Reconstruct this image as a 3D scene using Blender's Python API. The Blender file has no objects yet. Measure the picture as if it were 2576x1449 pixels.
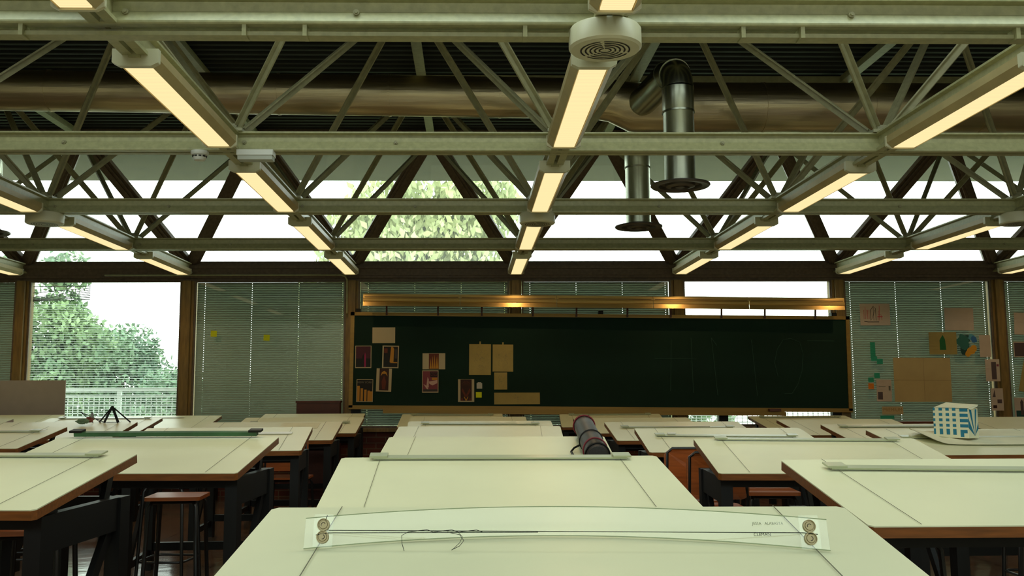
import bpy, math, random
from mathutils import Vector, Matrix
random.seed(7)
C = bpy.context.scene.collection
SC = bpy.context.scene
R = math.radians

# ------------------------------------------------------------------ camera
EYE = 1.32
cam = bpy.data.cameras.new('camera'); camo = bpy.data.objects.new('camera', cam); C.objects.link(camo)
PI_, YA, RO = .1169, .0223, -.0041
fwd = Vector((math.sin(YA)*math.cos(PI_), math.cos(YA)*math.cos(PI_), math.sin(PI_)))
rgt0 = Vector((math.cos(YA), -math.sin(YA), 0)); up0 = rgt0.cross(fwd)
rgt = rgt0*math.cos(RO) + up0*math.sin(RO); upv = up0*math.cos(RO) - rgt0*math.sin(RO)
m = Matrix((rgt, upv, -fwd)).transposed().to_4x4(); m.translation = (0, 0, EYE)
camo.matrix_world = m
cam.sensor_width = 36; cam.lens = 2399.5/2576*36
cam.shift_x = 49.14/2576; cam.shift_y = -18.6/2576
cam.clip_start = .05; cam.clip_end = 300
SC.camera = camo

# ------------------------------------------------------------------ light
SC.view_settings.view_transform = 'Standard'; SC.view_settings.look = 'None'
SC.view_settings.gamma = 1; SC.view_settings.exposure = 0.0; SC.view_settings.use_curve_mapping = False
SKY = 5.0; LAMP_W = 15
w = bpy.data.worlds.new('overcast_sky'); SC.world = w; w.use_nodes = True
nt = w.node_tree; bg = nt.nodes['Background']
tc = nt.nodes.new('ShaderNodeTexCoord'); sx = nt.nodes.new('ShaderNodeSeparateXYZ'); cr = nt.nodes.new('ShaderNodeValToRGB')
nt.links.new(tc.outputs['Generated'], sx.inputs[0]); nt.links.new(sx.outputs['Z'], cr.inputs[0]); nt.links.new(cr.outputs[0], bg.inputs[0])
cr.color_ramp.elements[0].color = (.90, 1.0, .93, 1); cr.color_ramp.elements[1].color = (.80, .97, .92, 1)
bg.inputs[1].default_value = SKY
def portal(name, loc, rot, sx_, sy_):
    l = bpy.data.lights.new(name, 'AREA'); l.shape = 'RECTANGLE'; l.size = sx_; l.size_y = sy_
    l.cycles.is_portal = True
    o = bpy.data.objects.new(name, l); C.objects.link(o); o.location = loc; o.rotation_euler = rot
portal('added_roof_opening_portal', (.6, -4.3, 4.75), (0, 0, 0), 14.0, 3.8)  # sky portal for the roof opening added behind the camera
portal('added_roof_strip_portal', (.6, 3.6, 4.75), (0, 0, 0), 9.0, 1.2)  # sky portal for the added roof opening overhead, out of view
portal('daylight_portal_front', (.6, 12.9, 2.4), (R(-90), 0, 0), 17.0, 3.6)

# ------------------------------------------------------------------ materials
def lin(c):
    return tuple(((v/255)/12.92 if v/255 <= .04045 else ((v/255+.055)/1.055)**2.4) for v in c) + (1,)
MATS = {}
def mat(name, c, rough=.6, metal=0, var=0, scale=8, bump=0, spec=None, stretch=None, bscale=None):
    mt = bpy.data.materials.new(name); mt.use_nodes = True; n = mt.node_tree; b = n.nodes['Principled BSDF']
    b.inputs['Base Color'].default_value = lin(c); b.inputs['Roughness'].default_value = rough; b.inputs['Metallic'].default_value = metal
    if spec is not None: b.inputs['Specular IOR Level'].default_value = spec
    if var or bump:
        t = n.nodes.new('ShaderNodeTexCoord'); mp = n.nodes.new('ShaderNodeMapping'); nz = n.nodes.new('ShaderNodeTexNoise')
        n.links.new(t.outputs['Object'], mp.inputs[0]); n.links.new(mp.outputs[0], nz.inputs['Vector'])
        if stretch: mp.inputs['Scale'].default_value = stretch
        nz.inputs['Scale'].default_value = scale; nz.inputs['Detail'].default_value = 5
        if var:
            r = n.nodes.new('ShaderNodeValToRGB'); n.links.new(nz.outputs[0], r.inputs[0])
            r.color_ramp.elements[0].position = .3; r.color_ramp.elements[1].position = .7
            r.color_ramp.elements[0].color = lin(tuple(max(0, v*(1-var)) for v in c)); r.color_ramp.elements[1].color = lin(tuple(min(255, v*(1+var)) for v in c))
            n.links.new(r.outputs[0], b.inputs['Base Color'])
        if bump:
            bp = n.nodes.new('ShaderNodeBump'); bp.inputs['Strength'].default_value = bump; bp.inputs['Distance'].default_value = .01
            n.links.new(nz.outputs[0], bp.inputs['Height']); n.links.new(bp.outputs[0], b.inputs['Normal'])
    MATS[name] = mt; return mt
M_STEEL = mat('cream_painted_steel', (170, 168, 124), .38, var=.06, scale=30, bump=.15)
M_STEEL2 = mat('cream_painted_brace', (152, 148, 112), .42, var=.06, scale=20)
M_HOUSE = mat('cream_light_housing', (186, 168, 118), .4, var=.04, scale=10)
M_BROWN = mat('brown_window_metal', (100, 82, 64), .5, var=.12, scale=25, stretch=(1, 1, 1))
M_MULL = mat('ochre_wood_mullion', (126, 100, 50), .5, var=.12, scale=12, stretch=(3, 3, .4))
M_DECK = mat('dark_roof_deck', (32, 34, 28), .7, var=.2, scale=3)
M_SOFFIT = mat('grey_roof_soffit', (88, 80, 60), .9, var=.05, scale=4)
M_DUCT = mat('galvanised_duct', (206, 190, 156), .36, 1, var=.06, scale=7, bump=.55, stretch=(.12, 3, 3))
M_PIPE = mat('galvanised_pipe', (172, 176, 158), .27, 1, var=.05, scale=6)
M_DARKMET = mat('dark_diffuser_metal', (92, 84, 74), .4, .6)
M_TOP = mat('cream_laminate', (224, 226, 190), .42, var=.012, scale=3)
M_EDGE = mat('varnished_wood_edge', (122, 72, 30), .4, var=.12, scale=14, stretch=(.6, 6, 6))
M_BLACK = mat('black_painted_frame', (9, 9, 9), .5, spec=.3)
M_SEAT = mat('varnished_plywood', (150, 78, 34), .28, var=.1, scale=10, stretch=(.5, 6, 6))
M_TUBE = mat('black_tube', (16, 15, 15), .35)
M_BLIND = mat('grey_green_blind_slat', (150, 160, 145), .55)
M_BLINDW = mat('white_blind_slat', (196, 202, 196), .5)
n_ = M_BLINDW.node_tree; ts_ = n_.nodes.new('ShaderNodeBsdfTranslucent'); ts_.inputs[0].default_value = (.8, .84, .8, 1); mx_ = n_.nodes.new('ShaderNodeMixShader'); mx_.inputs[0].default_value = .3
n_.links.new(n_.nodes['Principled BSDF'].outputs[0], mx_.inputs[1]); n_.links.new(ts_.outputs[0], mx_.inputs[2]); n_.links.new(mx_.outputs[0], n_.nodes['Material Output'].inputs[0])
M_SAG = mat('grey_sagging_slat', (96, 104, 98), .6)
M_CORD = mat('dark_cord', (104, 104, 84), .7)
M_GREEN = mat('green_chalkboard', (7, 38, 27), .75, var=.07, scale=2, spec=.25)
M_GOLD = mat('gold_anodised_trim', (150, 118, 56), .42, .4, var=.05, scale=6, stretch=(.3, 4, 4))
M_LAMPM = mat('warm_satin_metal', (196, 160, 98), .3, .75, var=.04, scale=8, stretch=(.3, 4, 4))
M_PAPERW = mat('white_paper', (186, 170, 138), .9)
M_PAPERC = mat('cream_paper', (168, 147, 88), .9, var=.04, scale=6)
M_PAPERP = mat('pinkish_paper', (196, 176, 158), .9, var=.03, scale=6)
M_WHITE = mat('white_plastic', (225, 225, 215), .4)
M_CREAM = mat('cream_plastic', (212, 208, 174), .4)
M_YEL = mat('yellow_sticky_note', (215, 220, 20), .8)
M_CARD = mat('white_card', (226, 226, 196), .8, var=.02)
M_BLUE = mat('blue_painted_card', (30, 118, 150), .7)
M_TEAL = mat('teal_sticky_note', (40, 150, 118), .8)
M_ORANGE = mat('orange_sticky_note', (222, 124, 30), .8)
M_DKWOOD = mat('dark_reddish_wood', (78, 34, 22), .5, var=.1, scale=8)
M_PENCIL = mat('grey_pencil', (110, 108, 92), .9)
M_CHALK = mat('faint_chalk', (40, 74, 60), .9)
M_RED = mat('red_piping', (112, 18, 32), .5)
M_TUBEB = mat('black_tube_fabric', (44, 42, 42), .5, var=.25, scale=30, stretch=(6, .3, 6))
M_FOAM = mat('grey_white_foam_board', (176, 166, 158), .8, var=.02)
M_GRASS = mat('pale_terrace', (190, 195, 185), .9, var=.05)
M_RAIL = mat('white_railing', (225, 230, 226), .5)
M_PLASTER = mat('pale_plaster', (196, 190, 165), .85)
M_BRASS = mat('brown_brass_pulley', (148, 134, 96), .4, .3)
M_TEXT = mat('black_ink', (34, 40, 28), .8)
M_TEXTF = mat('worn_grey_ink', (118, 126, 98), .8)

def brick(name, c1, c2, mortar):
    mt = bpy.data.materials.new(name); mt.use_nodes = True; n = mt.node_tree; b = n.nodes['Principled BSDF']
    t = n.nodes.new('ShaderNodeTexCoord'); sp = n.nodes.new('ShaderNodeSeparateXYZ'); cb = n.nodes.new('ShaderNodeCombineXYZ')
    ad = n.nodes.new('ShaderNodeMath'); ad.operation = 'ADD'
    n.links.new(t.outputs['Object'], sp.inputs[0]); n.links.new(sp.outputs['X'], ad.inputs[0]); n.links.new(sp.outputs['Y'], ad.inputs[1])
    n.links.new(ad.outputs[0], cb.inputs['X']); n.links.new(sp.outputs['Z'], cb.inputs['Y'])
    k = n.nodes.new('ShaderNodeTexBrick'); k.inputs['Color1'].default_value = lin(c1); k.inputs['Color2'].default_value = lin(c2); k.inputs['Mortar'].default_value = lin(mortar)
    k.inputs['Scale'].default_value = 1; k.inputs['Brick Width'].default_value = .25; k.inputs['Row Height'].default_value = .075; k.inputs['Mortar Size'].default_value = .006
    n.links.new(cb.outputs[0], k.inputs['Vector']); n.links.new(k.outputs[0], b.inputs['Base Color']); b.inputs['Roughness'].default_value = .8
    return mt
M_BRICK = brick('red_brown_brick', (98, 42, 26), (82, 34, 22), (104, 84, 66))

def floor_mat():
    mt = bpy.data.materials.new('polished_terrazzo_tile'); mt.use_nodes = True; n = mt.node_tree; b = n.nodes['Principled BSDF']
    t = n.nodes.new('ShaderNodeTexCoord'); k = n.nodes.new('ShaderNodeTexBrick'); k.offset = 0
    for i, c in (('Color1', (122, 98, 80)), ('Color2', (112, 90, 74)), ('Mortar', (58, 46, 40))): k.inputs[i].default_value = lin(c)
    k.inputs['Scale'].default_value = 1; k.inputs['Brick Width'].default_value = .4; k.inputs['Row Height'].default_value = .4; k.inputs['Mortar Size'].default_value = .004
    n.links.new(t.outputs['Object'], k.inputs['Vector']); n.links.new(k.outputs[0], b.inputs['Base Color'])
    b.inputs['Roughness'].default_value = .1; b.inputs['Specular IOR Level'].default_value = .7
    nz = n.nodes.new('ShaderNodeTexNoise'); nz.inputs['Scale'].default_value = 6; bp = n.nodes.new('ShaderNodeBump'); bp.inputs['Strength'].default_value = .06; bp.inputs['Distance'].default_value = .02
    n.links.new(t.outputs['Object'], nz.inputs['Vector']); n.links.new(nz.outputs[0], bp.inputs['Height']); n.links.new(bp.outputs[0], b.inputs['Normal'])
    return mt
M_FLOOR = floor_mat()

def glass(name, tint, haze=0, ior=.04):
    mt = bpy.data.materials.new(name); mt.use_nodes = True; n = mt.node_tree; n.nodes.remove(n.nodes['Principled BSDF'])
    out = n.nodes['Material Output']; tr = n.nodes.new('ShaderNodeBsdfTransparent'); tr.inputs[0].default_value = tint
    gl = n.nodes.new('ShaderNodeBsdfGlossy'); gl.inputs['Roughness'].default_value = .01; lw = n.nodes.new('ShaderNodeLayerWeight'); lw.inputs[0].default_value = .5
    pw = n.nodes.new('ShaderNodeMath'); pw.operation = 'POWER'; pw.inputs[1].default_value = 5; n.links.new(lw.outputs['Facing'], pw.inputs[0])
    fr = n.nodes.new('ShaderNodeMath'); fr.operation = 'MULTIPLY_ADD'; fr.inputs[1].default_value = 1-ior; fr.inputs[2].default_value = ior; fr.use_clamp = True; n.links.new(pw.outputs[0], fr.inputs[0])
    mx = n.nodes.new('ShaderNodeMixShader'); n.links.new(fr.outputs[0], mx.inputs[0]); n.links.new(gl.outputs[0], mx.inputs[2])
    if haze:
        ts = n.nodes.new('ShaderNodeBsdfTranslucent'); ts.inputs[0].default_value = (.9, .93, .9, 1); m2 = n.nodes.new('ShaderNodeMixShader')
        nz = n.nodes.new('ShaderNodeTexNoise'); nz.inputs['Scale'].default_value = 90; nz.inputs['Detail'].default_value = 3
        t = n.nodes.new('ShaderNodeTexCoord'); n.links.new(t.outputs['Object'], nz.inputs['Vector'])
        ma = n.nodes.new('ShaderNodeMath'); ma.operation = 'MULTIPLY'; ma.inputs[1].default_value = haze*2
        n.links.new(nz.outputs[0], ma.inputs[0]); n.links.new(ma.outputs[0], m2.inputs[0])
        n.links.new(tr.outputs[0], m2.inputs[1]); n.links.new(ts.outputs[0], m2.inputs[2]); n.links.new(m2.outputs[0], mx.inputs[1])
    else: n.links.new(tr.outputs[0], mx.inputs[1])
    n.links.new(mx.outputs[0], out.inputs[0]); return mt
M_GLASS = glass('window_glass', (.94, .96, .94, 1), 0, .028)
M_GLASSD = glass('hazy_roof_glass', (.9, .94, .92, 1), .1)  # pale haze mixed into the glass to wash out the trees behind
M_ACRYL = glass('clear_acrylic_strip', (.975, .985, .965, 1), 0, .02)
M_ACRYLG = mat('grey_green_acrylic', (170, 176, 144), .3)

def emit(name, col, st, rib=0):
    mt = bpy.data.materials.new(name); mt.use_nodes = True; n = mt.node_tree; n.nodes.remove(n.nodes['Principled BSDF'])
    e = n.nodes.new('ShaderNodeEmission'); e.inputs[1].default_value = st; n.links.new(e.outputs[0], n.nodes['Material Output'].inputs[0])
    t = n.nodes.new('ShaderNodeTexCoord'); wv = n.nodes.new('ShaderNodeTexWave'); wv.bands_direction = 'Y'; wv.inputs['Scale'].default_value = 14
    r = n.nodes.new('ShaderNodeValToRGB'); r.color_ramp.elements[0].color = tuple(v*(1-rib) for v in col)+(1,); r.color_ramp.elements[1].color = tuple(col)+(1,)
    n.links.new(t.outputs['Object'], wv.inputs[0]); n.links.new(wv.outputs[0], r.inputs[0]); n.links.new(r.outputs[0], e.inputs[0])
    return mt
M_DIFF = emit('lit_ribbed_diffuser', (1.0, .80, .40), 1.12, .1)

# ------------------------------------------------------------------ mesh builder
class G:
    def __init__(s): s.v = []; s.f = []; s.m = []
    def add(s, vs, fs, mi=0):
        b = len(s.v); s.v += [tuple(v) for v in vs]; s.f += [tuple(i+b for i in f) for f in fs]; s.m += [mi]*len(fs); return s
    def box(s, c, d, mi=0, rot=None):
        x, y, z = d[0]/2, d[1]/2, d[2]/2
        vs = [Vector((a*x, b*y, e*z)) for e in (-1, 1) for b in (-1, 1) for a in (-1, 1)]
        if rot is not None: vs = [rot @ v for v in vs]
        return s.add([v+Vector(c) for v in vs], [(0, 2, 3, 1), (4, 5, 7, 6), (0, 1, 5, 4), (2, 6, 7, 3), (0, 4, 6, 2), (1, 3, 7, 5)], mi)
    def b2(s, x0, x1, y0, y1, z0, z1, mi=0): return s.box(((x0+x1)/2, (y0+y1)/2, (z0+z1)/2), (x1-x0, y1-y0, z1-z0), mi)
    def bar(s, p0, p1, w, h, mi=0, up=(0, 0, 1)):
        p0, p1 = Vector(p0), Vector(p1); d = (p1-p0); L = d.length; d.normalize(); u = Vector(up)
        if abs(d.dot(u)) > .98: u = Vector((0, 1, 0))
        sd = d.cross(u).normalized(); u = sd.cross(d)
        rot = Matrix((sd, d, u)).transposed()
        return s.box((p0+p1)/2, (w, L, h), mi, rot)
    def prism(s, prof, p0, p1, mi=0, up=(0, 0, 1)):
        # prof: list of (side, up) points swept from p0 to p1
        p0, p1 = Vector(p0), Vector(p1); d = (p1-p0).normalized(); sd = d.cross(Vector(up)).normalized(); u = sd.cross(d); n = len(prof)
        vs = [p+sd*a+u*b for p in (p0, p1) for a, b in prof]
        fs = [(i, (i+1) % n, (i+1) % n+n, i+n) for i in range(n)] + [tuple(range(n))[::-1], tuple(range(n, 2*n))]
        return s.add(vs, fs, mi)
    def tube(s, path, r, n=8, mi=0, closed=False, cap=True):
        P = [Vector(p) for p in path]; k = len(P); b = len(s.v); pu = None; rs = r if isinstance(r, (list, tuple)) else [r]*k
        for i, p in enumerate(P):
            if closed: d = P[(i+1) % k]-P[i-1]
            else: d = P[min(i+1, k-1)]-P[max(i-1, 0)]
            d.normalize()
            if pu is None: pu = Vector((0, 0, 1)) if abs(d.z) < .9 else Vector((1, 0, 0))
            sd = d.cross(pu).normalized(); pu = sd.cross(d)
            s.v += [tuple(p+(sd*math.cos(2*math.pi*j/n)+pu*math.sin(2*math.pi*j/n))*rs[i]) for j in range(n)]
        for i in range(k if closed else k-1):
            a, c = b+i*n, b+((i+1) % k)*n
            for j in range(n): s.f.append((a+j, a+(j+1) % n, c+(j+1) % n, c+j)); s.m.append(mi)
        if cap and not closed:
            s.f.append(tuple(b+j for j in range(n))[::-1]); s.m.append(mi); s.f.append(tuple(b+(k-1)*n+j for j in range(n))); s.m.append(mi)
        return s
    def lathe(s, prof, c, n=32, mi=0):
        b = len(s.v); k = len(prof)
        for r, z in prof: s.v += [(c[0]+r*math.cos(2*math.pi*j/n), c[1]+r*math.sin(2*math.pi*j/n), c[2]+z) for j in range(n)]
        for i in range(k-1):
            for j in range(n): s.f.append((b+i*n+j, b+i*n+(j+1) % n, b+(i+1)*n+(j+1) % n, b+(i+1)*n+j)); s.m.append(mi)
        return s
    def plate(s, pts, y, t, mi=0):
        # outline in x,z with thickness t in y
        n = len(pts); return s.add([(x, y, z) for x, z in pts]+[(x, y+t, z) for x, z in pts], [tuple(range(n)), tuple(range(n, 2*n))[::-1]]+[((i+1) % n, i, i+n, (i+1) % n+n) for i in range(n)], mi)
def obj(name, g, mats, parent=None, loc=None, rot=None, smooth=False):
    me = bpy.data.meshes.new(name); me.from_pydata(g.v, [], g.f)
    if not isinstance(mats, (list, tuple)): mats = [mats]
    for mm in mats: me.materials.append(mm)
    if len(mats) > 1: me.polygons.foreach_set('material_index', g.m)
    import bmesh
    bm = bmesh.new(); bm.from_mesh(me); bmesh.ops.recalc_face_normals(bm, faces=bm.faces); bm.to_mesh(me); bm.free()
    if smooth:
        for p in me.polygons: p.use_smooth = True
        try: me.set_sharp_from_angle(angle=R(40))
        except Exception: pass
    o = bpy.data.objects.new(name, me); C.objects.link(o)
    if parent: o.parent = parent
    if loc is not None: o.location = loc
    if rot is not None: o.rotation_euler = rot
    return o
def tag(o, label=None, cat=None, group=None, kind=None):
    for k, v in (('label', label), ('category', cat), ('group', group), ('kind', kind)):
        if v: o[k] = v
    return o
def thing(name, label, cat, loc=(0, 0, 0), rz=0, group=None, rot=None):
    o = bpy.data.objects.new(name, None); C.objects.link(o); o.location = loc; o.rotation_euler = rot or (0, 0, rz)
    o.empty_display_size = .05
    return tag(o, label, cat, group)
def tree_copy(o, parent=None):
    c = o.copy(); C.objects.link(c); c.parent = parent
    for ch in KIDS.get(o.name, []): tree_copy_child(ch, c)
    return c
KIDS = {}
def tree_copy_child(o, par):
    c = o.copy(); C.objects.link(c); c.parent = par
    for ch in KIDS.get(o.name, []): tree_copy_child(ch, c)
def kids(o):
    bpy.context.view_layer.update()
    def rec(p):
        KIDS[p.name] = list(p.children)
        for q in p.children: rec(q)
    rec(o); return o
def struct(name, g, mats, smooth=False): return tag(obj(name, g, mats, smooth=smooth), kind='structure')

# ------------------------------------------------------------------ room shell
S = 2.16; X0 = .5845; YW = 12.66
XK = {k: X0+k*S for k in range(-5, 6)}
XL, XR, YB = XK[-4]-.1, XK[4]+.1, -6.78
struct('floor', G().b2(XL-.1, XR+.1, YB-.1, YW+.12, -.1, 0), M_FLOOR)
struct('wall_front', G().b2(XL, XR, YW-.04, YW+.12, 0, .82), M_BRICK)
struct('trim_1', G().b2(XL, XR, YW-.12, YW+.16, .82, .864), M_MULL)          # window sill board
struct('wall_left', G().b2(XL-.12, XL, YB, YW, 0, 4.55), M_PLASTER)
struct('wall_right', G().b2(XR, XR+.12, YB, YW, 0, 4.55), M_PLASTER)
struct('wall_back', G().b2(XL, XR, YB-.1, YB, 0, 4.55), M_PLASTER)
# header: stepped brown frame under the sloping glass
h = G().b2(XL, XR, YW-.10, YW+.12, 2.87, 3.00).b2(XL, XR, YW-.14, YW-.10, 2.955, 3.00).b2(XL, XR, YW-.07, YW+.12, 3.00, 3.06)
struct('trim_2', h, M_BROWN)
struct('trim_3', G().b2(XL, XR, YW-.08, YW+.10, 2.835, 2.87).b2(XL, XR, YW-.04, YW+.10, 2.80, 2.835), M_BROWN)
# corrugated deck, ridges along X
g = G(); pitch = .125
for ya, yb_, xa, xb in ((YB, -6.2, XL-.3, XR+.3), (-6.2, -2.4, XL-.3, -6.4), (-6.2, -2.4, 7.6, XR+.3), (-2.4, 3.0, XL-.3, XR+.3), (3.0, 4.2, XL-.3, -3.9), (3.0, 4.2, 5.1, XR+.3), (4.2, 14.15, XL-.3, XR+.3)):   # two openings added behind the camera and overhead to let daylight in
    ys = []; y = ya
    while y < yb_: ys += [(y, 4.60), (y+.05, 4.60), (y+.065, 4.56), (y+.11, 4.56)]; y += pitch
    vs = []
    for yy, zz in ys: vs += [(xa, yy, zz), (xb, yy, zz)]
    g.add(vs, [(2*i, 2*i+1, 2*i+3, 2*i+2) for i in range(len(ys)-1)])
    g.b2(xa, xb, ya, yb_, 4.62, 4.72)
struct('ceiling', g, M_DECK)
struct('trim_4', G().b2(XL-.3, XR+.3, YW-S/2+.1, 14.15, 4.50, 4.54), M_SOFFIT)

# mullions, panes and bays in the window wall
for i, k in enumerate(range(-4, 5)):
    g = G().b2(XK[k]-.05, XK[k]+.05, YW-.12, YW+.1, .864, 2.80).b2(XK[k]-.082, XK[k]-.05, YW-.07, YW+.1, .864, 2.80).b2(XK[k]+.05, XK[k]+.082, YW-.07, YW+.1, .864, 2.80)
    struct('trim_%d' % (5+i), g, M_MULL)
for i, k in enumerate(range(-4, 4)):
    r = tag(bpy.data.objects.new('window_%d' % (i+1), None), kind='structure'); C.objects.link(r); r.location = (XK[k]+S/2, YW, .864)
    g = G(); x = S/2-.085
    g.b2(-x, x, -.06, -.03, 0, .03).b2(-x, x, -.06, -.03, 1.92, 1.936).b2(-x, -x+.02, -.06, -.03, .03, 1.92).b2(x-.02, x, -.06, -.03, .03, 1.92)
    obj('window_frame', g, M_BROWN, r)
    obj('pane', G().b2(-x+.02, x-.02, -.052, -.046, .03, 1.92), M_GLASS, r)

# sloping roof glazing: triangles between brown members
ZL, ZU = 2.96, 4.48; YU = YW-S/2
def glazing():
    r = tag(bpy.data.objects.new('window_9', None), kind='structure'); C.objects.link(r); r.location = (0, 0, 0)
    nrm = Vector((0, -(ZU-ZL), -(S/2))).normalized()
    g = G()
    for k in range(-4, 4):
        a, b = Vector((XK[k], YW+.03, ZL+.06)), Vector((XK[k+1], YW+.03, ZL+.06)); t = Vector((XK[k]+S/2, YU+.03, ZU+.06))
        g.add([a, b, t], [(0, 1, 2)])
        if k < 3: g.add([b, Vector((XK[k+1]+S/2, YU+.03, ZU+.06)), t], [(0, 1, 2)])
    obj('pane', g, M_GLASSD, r)
    for k in range(-4, 5):
        for sgn in (-1, 1):
            if not (-4 <= k+sgn*.5 <= 4): continue
            p0 = Vector((XK[k], YW-.0, ZL+.03)); p1 = Vector((XK[k]+sgn*S/2, YU, ZU+.03))
            m = G().bar(p0, p1, .17, .07, up=nrm)
            m.bar(p0+nrm*.05, p1+nrm*.05, .10, .035, up=nrm).bar(p0+nrm*.07, p1+nrm*.07, .035, .03, up=nrm)
            tag(obj('glazing_bar', m, M_BROWN, r))
    m = G().b2(XL, XR, YU-.04, YU+.1, ZU-.02, ZU+.08)
    obj('top_rail', m, M_BROWN, r)
glazing()

# ------------------------------------------------------------------ space frame
sf = thing('space_frame', 'cream painted steel space frame of beams and pyramid braces carrying the roof', 'roof frame', (X0, 6.18, 4.55))
off = Vector((X0, 6.18, 4.55))
def P(x, y, z): return Vector((x, y, z))-off
rows = [4.02, 6.18, 8.34, 10.5]
def chan_x(y, x0, x1):
    g = G(); z0, z1 = 2.897, 3.025
    for s in (-1, 1):      # pair of back to back channels
        prof = [(s*.012, 0), (s*.058, 0), (s*.062, .006), (s*.062, .014), (s*.034, .062), (s*.026, .068), (s*.026, .112), (s*.06, .118), (s*.06, .128), (s*.012, .128)]
        g.prism(prof, P(x0, y, z0), P(x1, y, z0))
    return g
for i, y in enumerate(rows):
    obj('lower_beam', chan_x(y, XL, XR), M_STEEL, sf)
    g = G()
    for k in range(-4, 5):
        for dx in (-1.08, .09):
            xx = XK[k]+dx
            if not XL < xx < XR: continue
            g.tube([P(xx, y-.028, 2.955), P(xx, y-.052, 2.955)], .014, 8).tube([P(xx, y-.052, 2.955), P(xx, y-.06, 2.955)], .008, 6)
    obj('bolt', g, M_STEEL2, sf)['kind'] = 'stuff'
for k in range(-4, 5):
    g = G()
    for s in (-1, 1):
        prof = [(s*.012, 0), (s*.06, 0), (s*.06, .018), (s*.028, .045), (s*.028, .108), (s*.055, .116), (s*.055, .128), (s*.012, .128)]
        g.prism(prof, P(XK[k], 1.5, 2.899), P(XK[k], YW-.05, 2.899))
    obj('lower_beam', g, M_STEEL, sf)
for y in (2.94, 5.1, 7.26, 9.42, 11.58):
    obj('upper_beam', G().bar(P(XL, y, 4.49), P(XR, y, 4.49), .07, .07), M_STEEL2, sf)
for k in range(-4, 4):
    x = XK[k]+S/2
    obj('upper_beam', G().bar(P(x, 1, 4.5), P(x, YU, 4.5), .075, .06).bar(P(x, 1, 4.462), P(x, YU, 4.462), .095, .012), M_STEEL2, sf)
def brace(p0, p1, name='brace'):
    d = (p1-p0).normalized(); a = p0+d*.1; b = p1-d*.04
    g = G().bar(a, b, .058, .010).bar(a+Vector((0, 0, -.026)), b+Vector((0, 0, -.026)), .010, .052)
    return g
cand = []
Minv = camo.matrix_world.inverted()
def proj(p):
    q = Minv @ Vector(p); return (q.x/-q.z*2399.5+1239, 706-q.y/-q.z*2399.5, -q.z)
for y in rows:
    for k in range(-4, 5):
        for sy in (-1, 1):
            for sx_ in (-1, 1):
                xu = XK[k]+sx_*S/2
                if not XL < xu < XR: continue
                p0, p1 = Vector((XK[k], y, 3.0)), Vector((xu, y+sy*S/2, 4.48))
                a = [proj(p0+(p1-p0)*t/6) for t in range(7)]
                vis = sum(0 < u < 2576 and 0 < v < 1449 for u, v, _ in a)
                if vis: cand.append((vis/a[0][2], p0-off, p1-off))
cand.sort(key=lambda c: -c[0])
for c in cand[:100]: obj('brace', brace(c[1], c[2]), M_STEEL2, sf)
if len(cand) > 100:
    g = G()
    for c in cand[100:]:
        q = brace(c[1], c[2]); g.add(q.v, q.f)
    obj('brace', g, M_STEEL2, sf)['kind'] = 'stuff'
g = G()
for y in rows:
    for k in range(-4, 5):
        g.box(P(XK[k], y, 3.035), (.16, .16, .02)).box(P(XK[k], y, 3.06), (.07, .07, .05))
obj('node_plate', g, M_STEEL2, sf)['kind'] = 'stuff'
# cable tray clipped under the nearest cross beam
g = G().b2(XL, XR, 3.985, 4.055, 2.855, 2.873)
for k in range(-4, 5):
    for dx in (-1.3, -.35, .6): g.box((XK[k]+dx, 4.0, 2.872), (.018, .07, .05))
tag(obj('cable_tray', g, M_STEEL), 'flat cream cable strip clipped under the nearest cross beam', 'cable tray')
# conduit under the header
g = G().tube([(-4.8, YW-.155, 2.865), (-1.72, YW-.155, 2.865), (-1.66, YW-.155, 2.85), (-1.635, YW-.155, 2.80), (-1.63, YW-.155, 2.36)], .012, 8)
tag(obj('conduit', g, M_STEEL2, smooth=True), 'thin pale conduit along the header bending down beside the chalkboard', 'conduit')

# ------------------------------------------------------------------ ceiling lights
def make_light():
    t = thing('ceiling_light', 'proto', 'ceiling light')
    L = 1.47; zb, zt = 2.856-2.856, .045
    # local: origin at near end of the lens, +y away; bottom at z=0
    g = G()
    prof = [(-.07, 0), (-.066, .0), (-.066, .006), (-.07, .012), (-.105, .03), (-.105, .075), (.105, .075), (.105, .03), (.07, .012), (.066, .006), (.066, 0), (.07, 0)]
    prof = [(-.071, -.004), (-.105, .03), (-.105, .072), (.105, .072), (.105, .03), (.071, -.004), (.071, .006), (-.071, .006)]
    g.prism(prof, (0, 0, 0), (0, L, 0))
    obj('housing', g, M_HOUSE, t)
    obj('diffuser', G().b2(-.064, .064, .012, L-.012, -.003, .004), M_DIFF, t)
    for y0, y1 in ((-.035, 0), (L, L+.02)):
        obj('end_cap', G().prism([(-.106, .008), (-.108, .012), (-.108, .075), (.108, .075), (.108, .012), (.106, .008), (.075, -.008), (-.075, -.008)], (0, y0, 0), (0, y1, 0)), M_CREAM, t)
    obj('bracket', G().b2(-.028, .028, -.05, -.035, .03, .085).b2(-.028, .028, -.07, .0, .075, .1), M_STEEL, t)
    l = bpy.data.lights.new('lamp_light', 'SPOT'); l.energy = LAMP_W; l.color = (1, .66, .32); l.spot_size = R(165); l.spot_blend = 1; l.shadow_soft_size = 0
    lo = bpy.data.objects.new('lamp_light', l); C.objects.link(lo); lo.parent = t; lo.location = (0, L/2, -.02)
    return kids(t)
LIGHT = make_light()
cn = {-3: 'leftmost line', -2: 'second line left of centre', -1: 'line just left of centre', 0: 'centre line', 1: 'line just right of centre', 2: 'second line right of centre', 3: 'rightmost line'}
rn = {4: 'cut by the view top', 3: 'nearest full bay', 2: 'second bay', 1: 'third bay', 0: 'last bay at the windows'}
first = True
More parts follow.
